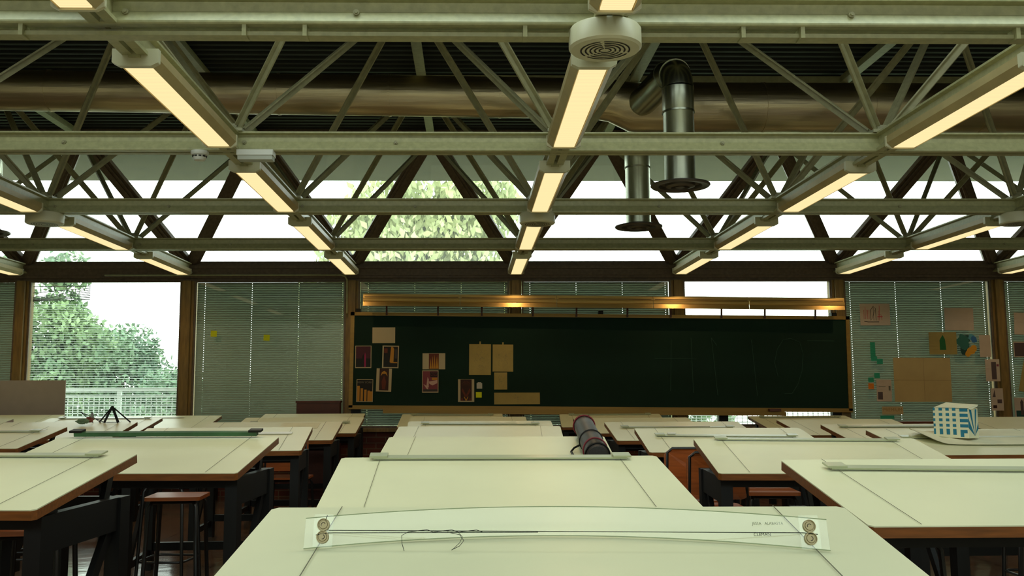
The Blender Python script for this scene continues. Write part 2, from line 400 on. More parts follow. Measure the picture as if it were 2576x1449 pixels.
for k in range(-3, 4):
    for r in range(0, 5):
        yn = YW-r*S-S+.383; 
        a = [proj((XK[k]+dx, yn+t, 2.856)) for t in (0, .7, 1.45) for dx in (-.1, .1)]
        if not any(-5 < u < 2581 and -5 < v < 1449 for u, v, _ in a): continue
        t = LIGHT if first else tree_copy(LIGHT); first = False
        t.location = (XK[k], yn-.012, 2.856)
        lab = 'lit warm strip light in the %s, %s' % (cn[k], rn[r])
        tag(t, lab, 'ceiling light', 'warm strip lights under the space frame')

# round vents at the nodes
def vent(k, y, lab):
    t = thing('round_vent', lab, 'ceiling vent', (XK[k], y-.02, 2.80), group='round cream vents under the light lines')
    obj('drum', G().lathe([(.0, 0), (.148, 0), (.158, .01), (.158, .085), (.15, .096), (0, .096)], (0, 0, 0), 48), M_CREAM, t, smooth=True)
    g = G()
    for r_ in (.025, .045, .065, .085, .105):
        for q in range(3):
            a0 = q*math.pi*2/3+.35; n = 16; pts = []
            for j in range(n+1):
                a = a0+j*(math.pi*2/3-.16)/n; pts.append(((r_-.0035)*math.cos(a), (r_-.0035)*math.sin(a), -.002)); pts.append(((r_+.0035)*math.cos(a), (r_+.0035)*math.sin(a), -.002))
            g.add(pts, [(2*j, 2*j+1, 2*j+3, 2*j+2) for j in range(n)])
    obj('slots', g, M_BLACK, t)
vent(0, 4.02, 'large round cream vent with ring slots nearest the camera under the first beam')
vent(0, 8.34, 'small round cream vent in the centre light line under the third beam')
vent(-2, 8.34, 'round cream vent at the left between two strip lights')
vent(2, 8.34, 'round cream vent at the right edge between two strip lights')

t = thing('smoke_detector', 'small white round smoke detector under the second cross beam', 'smoke detector', (-1.775, 6.14, 2.895))
obj('base', G().lathe([(0, 0), (.056, 0), (.058, -.012), (.05, -.026), (0, -.026)], (0, 0, 0), 32), M_WHITE, t, smooth=True)
obj('sensor_head', G().lathe([(.043, -.02), (.043, -.045), (.034, -.06), (0, -.062)], (0, 0, 0), 32), M_WHITE, t, smooth=True)
g = G()
for j in range(10):
    a = 2*math.pi*j/10; g.box((.0435*math.cos(a), .0435*math.sin(a), -.036), (.006, .018, .008), rot=Matrix.Rotation(a, 3, 'Z'))
obj('slots', g, M_BLACK, t)
t = thing('emergency_light', 'white oblong emergency light box under the second cross beam', 'emergency light', (-1.405, 6.13, 2.895))
obj('housing', G().box((0, 0, -.018), (.235, .1, .036)).box((0, 0, -.004), (.2, .08, .008)), M_WHITE, t)
obj('lens', G().prism([(-.045, 0), (-.038, -.028), (.038, -.028), (.045, 0)], (-.112, 0, -.036), (.112, 0, -.036)), mat('clear_plastic_lens', (196, 200, 190), .2), t)

# ------------------------------------------------------------------ ducts
dt = thing('ventilation_duct', 'long round galvanised duct running across the room above the beams', 'duct', (0, 8.34, 3.9))
def seg(x0, x1, r0, r1, z0, z1, yo0=0, yo1=0, n=32):
    return G().tube([(x0, yo0, z0-3.9), (x1, yo1, z1-3.9)], [r0, r1], n, cap=False)
xs = [XL, -6.3, -4.9, -3.75, -2.6, -1.72, -.73, .26, 1.1]
for a, b in zip(xs, xs[1:]):
    za, zb_ = 3.965+.012*(-a), 3.965+.012*(-b)
    obj('duct_section', seg(a, b, .182, .182, za, zb_), M_DUCT, dt, smooth=True)
    g = G(); g.tube([(b-.01, 0, zb_-3.9), (b+.01, 0, zb_-3.9)], .187, 32); obj('duct_seam', g, M_DUCT, dt, smooth=True)
obj('duct_reducer', G().tube([(1.1, 0, .052), (1.28, 0, .03), (1.46, 0, -.03), (1.66, 0, -.03)], [.182, .19, .22, .225], 32, cap=False), M_DUCT, dt, smooth=True)
for a, b in ((1.66, 2.63), (2.63, 3.6), (3.6, 4.6), (4.6, 5.6), (5.6, XR)):
    obj('duct_section', seg(a, b, .225, .225, 3.87, 3.87), M_DUCT, dt, smooth=True)
    obj('duct_seam', G().tube([(b-.01, 0, -.03), (b+.01, 0, -.03)], .23, 32), M_DUCT, dt, smooth=True)
def drop(x, y, lab, sgn):
    t = dt; o0 = Vector((x, y-8.34, -3.9)); Q = lambda L_: [Vector(q)+o0 for q in L_]
    # elbow: rises from the trunk, bends over, drops
    elbow = [(-.16, sgn*-.82, 3.86), (-.08, sgn*-.50, 3.90)] 
    for j in range(9):
        a = math.pi/2*j/8
        elbow.append((0 if j else -.03, sgn*(-.22+.22*math.sin(a)), 3.74+.18*math.cos(a)))
    obj('branch_elbow', G().tube(Q(elbow), [.125]*len(elbow), 28, cap=False), M_PIPE, t, smooth=True)['label'] = lab
    for j in (2, 5, 10):
        p = Vector(elbow[j]); q = Vector(elbow[j-1]); d = (p-q).normalized()
        obj('seam_ring', G().tube(Q([p-d*.006, p+d*.006]), .13, 28), M_PIPE, t, smooth=True)
    obj('drop_pipe', G().tube(Q([(0, 0, 3.74), (0, 0, 3.55), (0, 0, 3.54), (0, 0, 2.97)]), [.126, .126, .122, .122], 28, cap=False), M_PIPE, t, smooth=True)
    obj('seam_ring', G().tube(Q([(0, 0, 3.535), (0, 0, 3.55)]), .13, 28), M_PIPE, t, smooth=True)
    obj('outlet_disc', G().lathe([(.10, .05), (.13, .045), (.232, .02), (.235, .01), (.225, 0), (.17, .006), (.165, .03), (.12, .035), (.115, .004), (.075, -.006), (.07, .02), (.04, .022), (.038, -.004), (0, -.006)], tuple(o0+Vector((0, 0, 2.935))), 40), M_DARKMET, t, smooth=True)
drop(1.66, 7.4, 'nearer vertical silver duct drop with an elbow and wide round outlet', -1)
drop(1.66, 9.3, 'farther vertical silver duct drop ending behind the third cross beam', 1)
drop(-4.9, 9.6, 'silver duct drop whose outlet rim shows at the left edge', 1)

# ------------------------------------------------------------------ blinds
def blind(k, closed, lab, z0=.875, z1=2.775):
    x = S/2-.1; t = thing('venetian_blind', lab, 'window blind', (XK[k]+S/2, YW+.035, 0), group='closed grey green blinds' if closed else 'open white blinds')
    obj('head_rail', G().b2(-x, x, -.02, .02, 2.797, 2.815), M_BLINDW, t)
    sag = G(); g = G(); cords = [-x+.1, -x+.1+.62, -x+.1+1.24, x-.04]
    z = z1; sp = .0305; i = 0
    while z > z0+.03:
        if closed:
            h2, d2 = .0165, .004
            segs = []; px = -x
            for c in cords: segs.append((px, c-.0035)); px = c+.0035
            segs.append((px, x))
            for a, b in segs: g.add([(a, -d2, z-h2), (b, -d2, z-h2), (b, d2, z+h2), (a, d2, z+h2)], [(0, 1, 2, 3)])
            for c in cords:
                g.add([(c-.0035, -d2, z-h2), (c+.0035, -d2, z-h2), (c+.0035, -d2*.5, z-h2*.25), (c-.0035, -d2*.5, z-h2*.25)], [(0, 1, 2, 3)])
                g.add([(c-.0035, d2*.2, z+h2*.2), (c+.0035, d2*.2, z+h2*.2), (c+.0035, d2, z+h2), (c-.0035, d2, z+h2)], [(0, 1, 2, 3)])
        else:
            dz = .0025; sl = 0; sr = 0
            if k == -3 and i in (1, 2, 3, 4, 5, 6, 7, 8):      # collapsed slats hanging in a fan at the left
                zl = 2.755-.006*i if i > 3 else 2.78-.03*i
                zl = {1: 2.745, 2: 2.66, 3: 2.60, 4: 2.585, 5: 2.575, 6: 2.565, 7: 2.558, 8: 2.55}[i]; xm = -x+.75
                zm = z1-.0455*i*.55
                sag.add([(-x, -.0125, zl-dz), (xm, -.0125, zm-dz), (xm, .0125, zm+dz), (-x, .0125, zl+dz)], [(0, 1, 2, 3)])
                sag.add([(-x, -.0125, zl-dz), (xm, -.0125, zm-dz), (xm, -.0125, zm-.011), (-x, -.0125, zl-.011)], [(0, 1, 2, 3)])
                g.add([(xm, -.02, zm-dz), (x, -.02, z-dz), (x, .02, z+dz), (xm, .02, zm+dz)], [(0, 1, 2, 3)])
            else:
                g.add([(-x, -.0125, z-.0034), (x, -.0125, z-.0034), (x, .0125, z+.0034), (-x, .0125, z+.0034)], [(0, 1, 2, 3)])
        z -= sp; i += 1
    obj('slats', g, M_BLIND if closed else M_BLINDW, t)
    if sag.v: obj('sagging_slats', sag, M_SAG, t)
    g = G()
    if not closed:
        for c in cords: g.box((c, -.022, (z0+z1)/2+.01), (.0015, .0015, z1-z0)).box((c, .022, (z0+z1)/2+.01), (.0015, .0015, z1-z0))
        obj('ladder_cord', g, M_BLINDW, t)
    obj('bottom_rail', G().b2(-x, x, -.012, .012, z0, z0+.02), M_BLINDW, t)
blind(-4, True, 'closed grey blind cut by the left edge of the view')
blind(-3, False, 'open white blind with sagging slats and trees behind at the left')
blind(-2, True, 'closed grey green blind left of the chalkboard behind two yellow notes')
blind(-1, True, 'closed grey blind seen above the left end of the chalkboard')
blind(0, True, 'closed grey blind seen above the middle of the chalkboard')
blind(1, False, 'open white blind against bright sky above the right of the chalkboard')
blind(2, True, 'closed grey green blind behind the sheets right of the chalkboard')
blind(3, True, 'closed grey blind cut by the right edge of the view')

# ------------------------------------------------------------------ chalkboard
cb = thing('chalkboard', 'long green chalkboard in a gold frame across the window wall', 'chalkboard', (1.705, 12.50, 1.720), rot=(0, R(.62), 0))
hw, hh = 3.29, .62
obj('writing_surface', G().b2(-hw+.05, hw-.05, 0, .03, -hh+.03, hh-.04), M_GREEN, cb)
obj('frame', G().b2(-hw, hw, -.015, .035, hh-.045, hh).b2(-hw, hw, -.015, .035, -hh-.02, -hh+.03).b2(-hw, -hw+.05, -.015, .035, -hh, hh).b2(hw-.05, hw, -.015, .035, -hh, hh), M_GOLD, cb)
obj('chalk_tray', G().b2(-hw+.45, hw-.9, -.075, .0, -hh-.07, -hh-.055).b2(-hw+.45, hw-.9, -.08, -.07, -hh-.07, -hh-.02).b2(-hw+.45, hw-.9, -.02, 0, -hh-.06, -hh-.015), M_GOLD, cb)
def chalk(pts, r=.0035): obj('chalk_stroke', G().tube([(x, -.003, z) for x, z in pts], r, 5), M_CHALK, cb)
# faint letters H N I O T
for pts in ([(1.02, .28), (1.0, -.4)], [(1.28, .3), (1.3, -.42)], [(.8, 0.02), (1.35, .02)], [(1.55, .3), (1.62, -.45)], [(1.55, .3), (1.62, .2)], [(2.08, .28), (2.14, -.45)],
            [(2.42, -.2), (2.38, -.02), (2.42, .16), (2.5, .28), (2.6, .3), (2.72, .25), (2.76, .1), (2.74, -.12), (2.68, -.3), (2.6, -.42), (2.5, -.42)], [(2.82, .27), (3.18, .27)]):
    chalk([(a-.1, b+.02) for a, b in pts])
for xx in (-3.2, .0, 1.6, 3.1): obj('mounting_bracket', G().b2(xx-.06, xx+.06, .03, .12, -hh-.16, -hh+.2), M_BLACK, cb)
for xx in (-3.2, 0, 3.1): obj('mounting_bracket', G().b2(xx-.03, xx+.03, .03, .12, hh-.2, hh+.05), M_BLACK, cb)
tag(obj('board_eraser', G().prism([(-.04, 0), (.04, 0), (.03, .035), (-.03, .035)], (3.87, 12.443, 1.062), (4.02, 12.443, 1.062)), M_DKWOOD), 'small dark eraser on the chalk tray at the right', 'eraser')

# strip lamps above the board (unlit)
ln = ['first', 'second', 'third', 'fourth', 'fifth']
for i in range(5):
    x0 = -1.385+i*1.243; zc = 2.555-i*1.243*.0112
    t = thing('board_lamp', '%s from the left of five brassy unlit strip lamps above the chalkboard' % ln[i], 'strip lamp', (x0, 12.28, zc), group='unlit lamps above the chalkboard', rot=(0, R(.64), 0))
    obj('reflector', G().prism([(-.03, .035), (.075, .035), (.09, .02), (.094, -.022), (.106, -.030), (.108, -.062), (.10, -.07), (.112, -.125), (.098, -.125), (.088, -.06), (.07, -.01), (-.03, -.01)], (0, 0, 0), (1.238, 0, 0)), M_LAMPM, t)
    obj('groove', G().b2(.02, 1.22, -.0975, -.0955, -.012, -.006), M_DKWOOD, t)
    for xx in (.28, .95): obj('arm', G().bar((xx, .03, -.0), (xx, .16, -.03), .022, .02).bar((xx, .16, -.03), (xx, .18, -.22), .022, .02), M_DKWOOD, t)

# ------------------------------------------------------------------ papers
def sheet(name, lab, cat, x, z, w_, h_, y, m=M_PAPERW, group=None, rot=0, art=None):
    t = thing(name, lab, cat, (x, y, z), group=group, rot=(0, rot, 0))
    g = G().b2(-w_/2, w_/2, -.0008, .0008, -h_/2, h_/2)
    o = obj('sheet', g, m, t)
    if art:
        mats = []; g = G(); 
        for qi, q in enumerate(art):
            mm = q[-1]; dq = -.0008-.0004*(qi+1)
            if mm not in mats: mats.append(mm)
            if len(q) == 5: g.b2(q[0], q[1], dq, dq+.0003, q[2], q[3], mats.index(mm))
            else: g.plate(q[0], dq, .0003, mats.index(mm))
        obj('print', g, mats, t)
    return t
YBD = 12.492
mm = lambda n, c: mat(n, c, .7)
P_MAG, P_DKM, P_BLK, P_GLD, P_BRN, P_DBR = mm('print_magenta', (150, 20, 80)), mm('print_dark_plum', (70, 20, 40)), mm('print_black', (16, 14, 14)), mm('print_gold', (190, 130, 40)), mm('print_brown', (100, 40, 18)), mm('print_dark_brown', (52, 20, 10))
P_ROSE, P_PNK, P_DG = mm('print_rose', (124, 52, 64)), mm('print_pink', (200, 160, 150)), mm('print_dark_grey', (60, 54, 54))
G_PR = 'picture prints pinned on the chalkboard'
sheet('paper', 'blank landscape white sheet high at the left of the chalkboard', 'paper', -1.145, 2.070, .297, .204, YBD)
sheet('picture_print', 'dark plum picture of a magenta tower at the left edge of the chalkboard', 'picture', -1.409, 1.789, .210, .290, YBD, art=[(-.096, .096, -.132, .138, P_DKM), (-.096, .096, -.132, -.02, P_BLK), ([(.012, -.13), (.035, -.13), (.033, .02), (.024, .06), (.014, .02)], P_MAG), ([(-.02, -.06), (.01, -.13), (.012, .04), (-.002, .03), (-.015, 0)], P_BLK)], group=G_PR)
sheet('picture_print', 'dark picture of a golden building lit at night', 'picture', -1.055, 1.788, .214, .291, YBD, rot=R(1.2), art=[(-.09, .094, -.132, .134, P_BLK), ([(-.01, -.07), (.04, -.07), (.045, .1), (.03, .13), (.005, .13)], P_GLD), (-.085, -.04, .05, .11, P_BRN), (.055, .085, -.02, .1, P_DG), (.0, .09, -.08, -.065, P_GLD)], group=G_PR)
sheet('picture_print', 'brown picture of an arch between white side bands', 'picture', -1.138, 1.488, .199, .299, YBD, rot=R(1.8), art=[(-.06, .062, -.134, .149, P_DBR), ([(-.045, .05), (-.03, .1), (0, .12), (.03, .1), (.045, .05), (.02, .08), (-.02, .08)], P_GLD), ([(-.02, -.12), (.02, -.12), (.03, -.02), (0, .06), (-.03, -.02)], P_BRN)], group=G_PR)
ny = sheet('picture_print', 'picture of tall golden towers headed NEW YORK', 'picture', -1.386, 1.353, .214, .293, YBD, rot=R(.8), art=[(-.098, .1, -.138, .138, P_BLK)]+[(a-.018, a+.014, -.136, b, P_GLD) for a, b in ((-.078, .06), (-.035, .03), (.012, .012), (.055, 0), (.088, -.01))], group=G_PR)
sheet('picture_print', 'landscape sheet with a golden spired city picture in its middle', 'picture', -.490, 1.729, .296, .208, YBD, art=[(-.065, .065, -.1, .1, P_BRN)]+[([(a-.012, -.095), (a+.012, -.095), (a+.004, b)], P_GLD) for a, b in ((-.045, .04), (-.02, .07), (.005, .09), (.03, .06), (.05, .08))], group=G_PR)
ny2 = sheet('picture_print', 'rose and white picture of a city with dark lettering', 'picture', -.536, 1.466, .212, .289, YBD, art=[(-.098, .098, -.13, .136, P_ROSE), (0.0, .095, .06, .13, P_BLK), ([(-.05, -.06), (-.02, -.08), (-.02, .03), (-.035, .06)], P_PNK), ([(-.02, .0), (.09, .02), (.09, -.02), (.03, -.05), (-.01, -.03)], P_PNK), ([(-.09, -.03), (-.04, -.06), (-.02, -.11), (-.05, -.09)], P_PNK), (.02, .09, .02, .05, P_GLD), (-.09, .09, -.128, -.1, P_DG)], group=G_PR)
art = [(-.073, .073, -.132, .143, P_DBR)]
for j in range(9):
    a = math.pi*(.1+.8*j/8); art.append(([(.0+.02*math.cos(a), .05+.02*math.sin(a)), (.065*math.cos(a)-.003, .05+.075*math.sin(a)), (.065*math.cos(a)+.003, .05+.075*math.sin(a))], P_BRN))
art += [([(-.06, .0), (-.045, .03), (0, -.06), (.045, .03), (.06, .0), (.015, -.08), (-.015, -.08)], P_BRN), ([(-.03, -.08), (-.02, -.08), (0, -.12), (.02, -.08), (.03, -.08), (.006, -.13), (-.006, -.13)], P_GLD), (-.065, -.04, -.13, -.1, P_BRN), (.04, .065, -.13, -.1, P_BRN)]
sheet('picture_print', 'brown fan patterned picture with white side bands near the yellow note', 'picture', -.070, 1.348, .211, .294, YBD, art=art, group=G_PR)
def sketch(t, w_, h_, n, seed):
    rnd = random.Random(seed); g = G()
    for _ in range(n):
        x, z = rnd.gauss(0, w_*.18), rnd.gauss(0, h_*.2); a = rnd.random()*3.1; l = rnd.uniform(.008, .03)
        if abs(x) > w_*.42 or abs(z) > h_*.42: continue
        g.tube([(x, -.0012, z), (x+l*math.cos(a), -.0012, z+l*math.sin(a))], .0007, 4)
    obj('pencil_marks', g, M_PENCIL, t)
s1 = sheet('sketch_sheet', 'larger cream sketch sheet taped near the middle of the chalkboard', 'paper', .112, 1.750, .285, .400, YBD, M_PAPERC, rot=R(.5)); sketch(s1, .285, .4, 70, 1)
s2 = sheet('sketch_sheet', 'shorter cream sketch sheet taped right beside the larger one', 'paper', .411, 1.768, .269, .353, YBD, M_PAPERC, rot=R(.5)); sketch(s2, .269, .35, 60, 2)
s3 = sheet('sketch_sheet', 'small cream sheet under the two taped sketches', 'paper', .380, 1.470, .170, .222, YBD, M_PAPERC); sketch(s3, .1, .2, 25, 3)
s4 = sheet('sketch_sheet', 'long low cream strip of paper near the bottom of the chalkboard', 'paper', .592, 1.243, .595, .151, YBD, M_PAPERC); sketch(s4, .15, .14, 18, 4)
obj('tape', G().b2(-.01, .01, -.002, 0, .19, .236), M_PAPERC, s1); obj('tape', G().b2(-.01, .01, -.002, 0, .17, .205), M_PAPERC, s2)
tag(obj('paper_tag', G().plate([(-.036, -.04), (.036, -.04), (.036, .03), (.022, .034), (.022, .043), (-.022, .043), (-.022, .034), (-.036, .03)], 0, .001), mat('grey_white_paper', (190, 186, 176), .9), loc=(.103, YBD-.001, 1.412)), 'small white paper tag above the yellow note on the chalkboard', 'paper')
tag(obj('sticky_note', G().b2(-.038, .038, 0, .001, -.036, .036), M_YEL, loc=(.095, YBD-.001, 1.293)), 'yellow sticky note on the chalkboard', 'note')
def text(name, s, size, m, parent, loc, rot, ext=.0003):
    c = bpy.data.curves.new(name, 'FONT'); c.body = s; c.size = size; c.extrude = ext; c.align_x = 'CENTER'; c.align_y = 'CENTER'
    o0 = bpy.data.objects.new(name, c); C.objects.link(o0); bpy.context.view_layer.update()
    me = bpy.data.meshes.new_from_object(o0.evaluated_get(bpy.context.evaluated_depsgraph_get()))
    C.objects.unlink(o0); bpy.data.objects.remove(o0)
    me.materials.clear(); me.materials.append(m)
    o = bpy.data.objects.new(name, me); C.objects.link(o); o.parent = parent; o.location = loc; o.rotation_euler = rot; return o
M_GREYT = mm('print_grey_letter', (120, 112, 100))
text('lettering', 'NEW YORK', .036, M_GREYT, ny, (0, -.0042, .105), (R(90), 0, 0))
text('lettering', 'NEW\nYORK', .032, P_ROSE, ny2, (.048, -.0055, .095), (R(90), 0, 0))

YG = YW-.056
for x, z, l in ((-3.384, 2.103, 'left yellow sticky note on the window left of the chalkboard'), (-2.692, 2.049, 'right yellow sticky note on the window left of the chalkboard')):
    tag(obj('sticky_note', G().b2(-.04, .04, -.0005, .0005, -.039, .039), M_YEL, loc=(x, YG, z), rot=(0, R(2), 0)), l, 'note')
P_RED, P_GRN, P_DGR, P_YO, P_BLU = mm('crayon_red', (200, 60, 70)), mm('paint_green', (20, 104, 50)), mm('paint_dark_teal', (20, 70, 64)), mm('paint_yellow', (214, 150, 34)), mm('paint_blue', (50, 110, 170))
t = sheet('drawing', 'pink sheet with a red and black tower sketch high on the right window', 'drawing', 5.395, 2.337, .404, .291, YG, M_PAPERP)
g = G()
def L2(pts, mi=0, r=.0022): g.tube([(x, -.0012, z) for x, z in pts], r, 4, mi)
L2([(-.06, -.08), (-.06, .06), (-.02, .11), (.01, .08), (.01, -.08)], 1, .003); L2([(-.02, .1), (-.02, -.08)], 1); L2([(-.15, -.09), (-.1, -.1), (.05, -.1)], 1, .004); L2([(-.05, -.07), (.0, .06)], 1)
for a in (-.15, -.13, -.1): L2([(a, -.06), (a, .06), (a+.02, .06), (a+.02, -.06)])
L2([(-.13, .06), (-.13, .1)]); L2([(.06, -.08), (.06, .12)], 0, .003); L2([(.03, -.03), (.1, -.03)], 0, .005); L2([(.04, 0), (.08, 0), (.09, -.08)], 0); L2([(.04, -.08), (.05, .05)])
obj('sketch', g, [P_RED, P_BLK], t)
sheet('paper', 'plain pinkish sheet on the upper right of the right window', 'paper', 6.527, 2.271, .391, .299, YG, M_PAPERP, rot=R(1))
sheet('drawing', 'cream sheet with a dark green tower shape', 'drawing', 6.290, 1.951, .373, .298, YG, M_PAPERC, art=[([(-.045, -.09), (.04, -.09), (.03, .05), (.0, .11), (-.045, .04)], P_GRN)])
t = thing('collage', 'torn collage of teal blue and orange scraps beside the green tower sheet', 'collage', (6.63, YG-.001, 1.93)); g = G(); rnd = random.Random(5)
for cx, cz, rr, mi in ((-.07, .04, .09, 1), (-.05, -.06, .08, 0), (-.02, .08, .06, 0), (-.08, .1, .05, 1), (-.06, -.0, .075, 1), (.05, .1, .05, 2), (.08, .07, .05, 3), (.03, -.08, .06, 4), (-.01, -.12, .045, 4), (.07, -.05, .05, 4)):
    pts = [(cx+rr*rnd.uniform(.75, 1.05)*math.cos(2*math.pi*j/9), cz+rr*rnd.uniform(.75, 1.05)*math.sin(2*math.pi*j/9)) for j in range(9)]
    g.plate(pts, -.0008*(mi+1)-rr*.01, .0006, mi)
obj('scraps', g, [P_DGR, mm('paint_teal', (44, 110, 100)), mm('paint_sky', (90, 160, 180)), P_BLU, P_YO], t)
sheet('paper', 'narrow pinkish sheet at the right of the torn collage', 'paper', 6.856, 1.910, .150, .292, YG, M_PAPERP)
t = sheet('folded_poster', 'large blank beige poster with cross folds on the right window', 'poster', 5.988, 1.466, .766, .583, YG, mat('beige_paper', (190, 164, 112), .9, var=.03, scale=4), rot=R(.4))
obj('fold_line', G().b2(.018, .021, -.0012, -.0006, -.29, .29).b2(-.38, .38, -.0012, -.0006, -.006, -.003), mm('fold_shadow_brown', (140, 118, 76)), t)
P_PH = mm('print_photo_grey', (84, 66, 66))
sheet('document', 'narrow sheet with a tall photo on the right window frame', 'paper', 6.899, 1.587, .191, .291, YG-.07, M_PAPERP, art=[(-.015, .05, -.12, .11, P_PH), (.055, .085, .05, .08, P_ROSE)])
sheet('document', 'sheet with three small photos low on the right window frame', 'paper', 6.936, 1.204, .162, .293, YG-.07, M_PAPERP, art=[([(-.06, .03), (-.02, .03), (-.03, .13)], P_PH), (.0, .06, -.05, .0, P_PH), (-.06, -.01, -.115, -.075, P_DBR)])
sheet('document', 'sheet with one dark photo beside the beige poster', 'paper', 5.466, 1.328, .201, .289, YG, M_PAPERP, rot=R(.8), art=[(-.085, -.02, -.12, -.02, P_PH), (-.07, .02, .05, .056, M_PENCIL), (.06, .085, .0, .06, M_PENCIL)])
t = sheet('lettered_card', 'small beige card lettered PREMIUM under the beige poster', 'card', 5.566, 1.064, .282, .102, YG, mat('tan_card', (186, 162, 116), .9))
text('lettering', 'PREMIUM', .062, mm('tan_marker', (150, 118, 60)), t, (0, -.0012, .008), (R(90), 0, 0))
for x, z, w_, h_, l in ((5.341, 1.862, .066, .208, 'tall teal paper strip, topmost of the teal notes'), (5.353, 1.748, .081, .062, 'teal note under the tall teal strip'), (5.428, 1.710, .08, .069, 'teal note lower right of the tall teal strip'), (5.380, 1.524, .073, .069, 'teal note above right of the orange note'), (5.297, 1.469, .073, .06, 'teal note directly above the orange note'), (5.49, .976, .185, .041, 'flat teal paper strip below the lettered card')):
    tag(obj('sticky_note', G().b2(-w_/2, w_/2, -.0005, .0005, -h_/2, h_/2), M_TEAL, loc=(x, YG-.0015*(l.startswith('teal note under')), z)), l, 'note', 'teal notes on the right window')
tag(obj('sticky_note', G().b2(-.037, .037, -.0005, .0005, -.038, .038), M_ORANGE, loc=(5.294, YG, 1.383)), 'orange sticky note on the right window', 'note')
sheet('paper', 'pinkish sheet at the far right window, top', 'paper', 7.40, 2.207, .26, .294, YG, M_PAPERP, rot=R(2))
sheet('picture_print', 'grey photo sheet at the far right window below the pinkish sheet', 'picture', 7.37, 1.864, .26, .202, YG, M_PAPERP, art=[(-.12, .12, -.09, .09, P_PH)])
tag(obj('paper', G().plate([(-.12, -.2), (.1, -.24), (.12, .22), (-.02, .22)], 0, .001), M_PAPERC, loc=(7.39, YG, 1.516)), 'cream slanted sheet at the far right window', 'paper')
sheet('picture_print', 'photo of a tower among trees low at the far right window', 'picture', 7.33, 1.096, .26, .262, YG, M_PAPERP, art=[(-.11, .12, -.12, -.04, P_DGR), (-.05, -.01, -.1, .08, P_PH), ([(-.055, .06), (-.005, .06), (-.03, .11)], P_PH)])

# ------------------------------------------------------------------ drafting tables
TW, TL, TILT, ZB = 1.26, .832, .1607, 1.054
ct, st = math.cos(TILT), math.sin(TILT)
RT = Matrix.Rotation(TILT, 3, 'X')
def on(x, s, h=0):      # point on the tilted top: x across, s from back edge, h above
    return Vector((x, -s*ct-h*st*1, ZB-s*st+h*ct))
def make_table():
    t = thing('drafting_table', 'proto', 'drafting table')
    c = .014; hw_ = TW/2
    out = [(-hw_+c, 0), (hw_-c, 0), (hw_, c), (hw_, TL-c), (hw_-c, TL), (-hw_+c, TL), (-hw_, TL-c), (-hw_, c)]
    g = G(); n = 8
    def slab(h0, h1, mi):
        vs = [on(x, s, h0) for x, s in out]+[on(x, s, h1) for x, s in out]
        g.add(vs, [tuple(range(n)), tuple(range(n, 2*n))]+[(i, (i+1) % n, (i+1) % n+n, i+n) for i in range(n)], mi)
    slab(-.004, 0, 0); slab(-.036, -.004, 1)
    obj('tabletop', g, [M_TOP, M_EDGE], t)
    zr = .885; fx = .575; yb, yf = -.05, -.68
    for s in (-1, 1):
        for yy in (yb, yf): obj('leg', G().b2(s*fx-.03, s*fx+.03, yy-.045, yy+.045, 0, zr), M_BLACK, t)
        obj('side_rail', G().b2(s*fx-.02, s*fx+.02, yf+.045, yb-.045, zr-.13, zr), M_BLACK, t)
        obj('strut', G().bar((s*(fx-.01), yb-.06, zr-.12), (s*(fx-.01), yf+.05, .12), .025, .05), M_BLACK, t)
        arm = [(s*.545, -.30, .90), (s*.545, -.14, .94), (s*.545, -.085, ZB-.07), (s*.545, -.10, ZB-.055)]
        g = G().bar((s*.545, -.15, .80), (s*.545, -.075, ZB-.055), .022, .045, up=(0, 1, 0)).bar((s*.545, -.07, ZB-.055), (s*.545, -.36, ZB-.10), .022, .025)
        g.tube([(s*.555, -.075, ZB-.065), (s*.535, -.075, ZB-.065)], .028, 12)
        obj('support_arm', g, M_BLACK, t)
        obj('hinge', G().tube([(s*.5, -.60, .885), (s*.58, -.60, .885)], .035, 12), M_BLACK, t)
    obj('back_rail', G().b2(-fx+.03, fx-.03, yb-.02, yb+.02, zr-.10, zr), M_BLACK, t)
    obj('front_rail', G().b2(-fx+.03, fx-.03, yf-.02, yf+.02, zr-.045, zr-.01), M_BLACK, t)
    obj('stretcher', G().b2(-fx+.03, fx-.03, yb-.02, yb+.02, .14, .20), M_BLACK, t)
    for s in (-1, 1): obj('foot_rail', G().b2(s*fx-.015, s*fx+.015, yf+.045, yb-.045, .10, .15), M_BLACK, t)
    for s in (-1, 1):
        g = G(); g.bar(on(s*.475, .005, .0035), on(s*.475, TL-.005, .0035), .0015, .001); obj('cord', g, M_CORD, t)
    return kids(t)
PROTO = make_table()
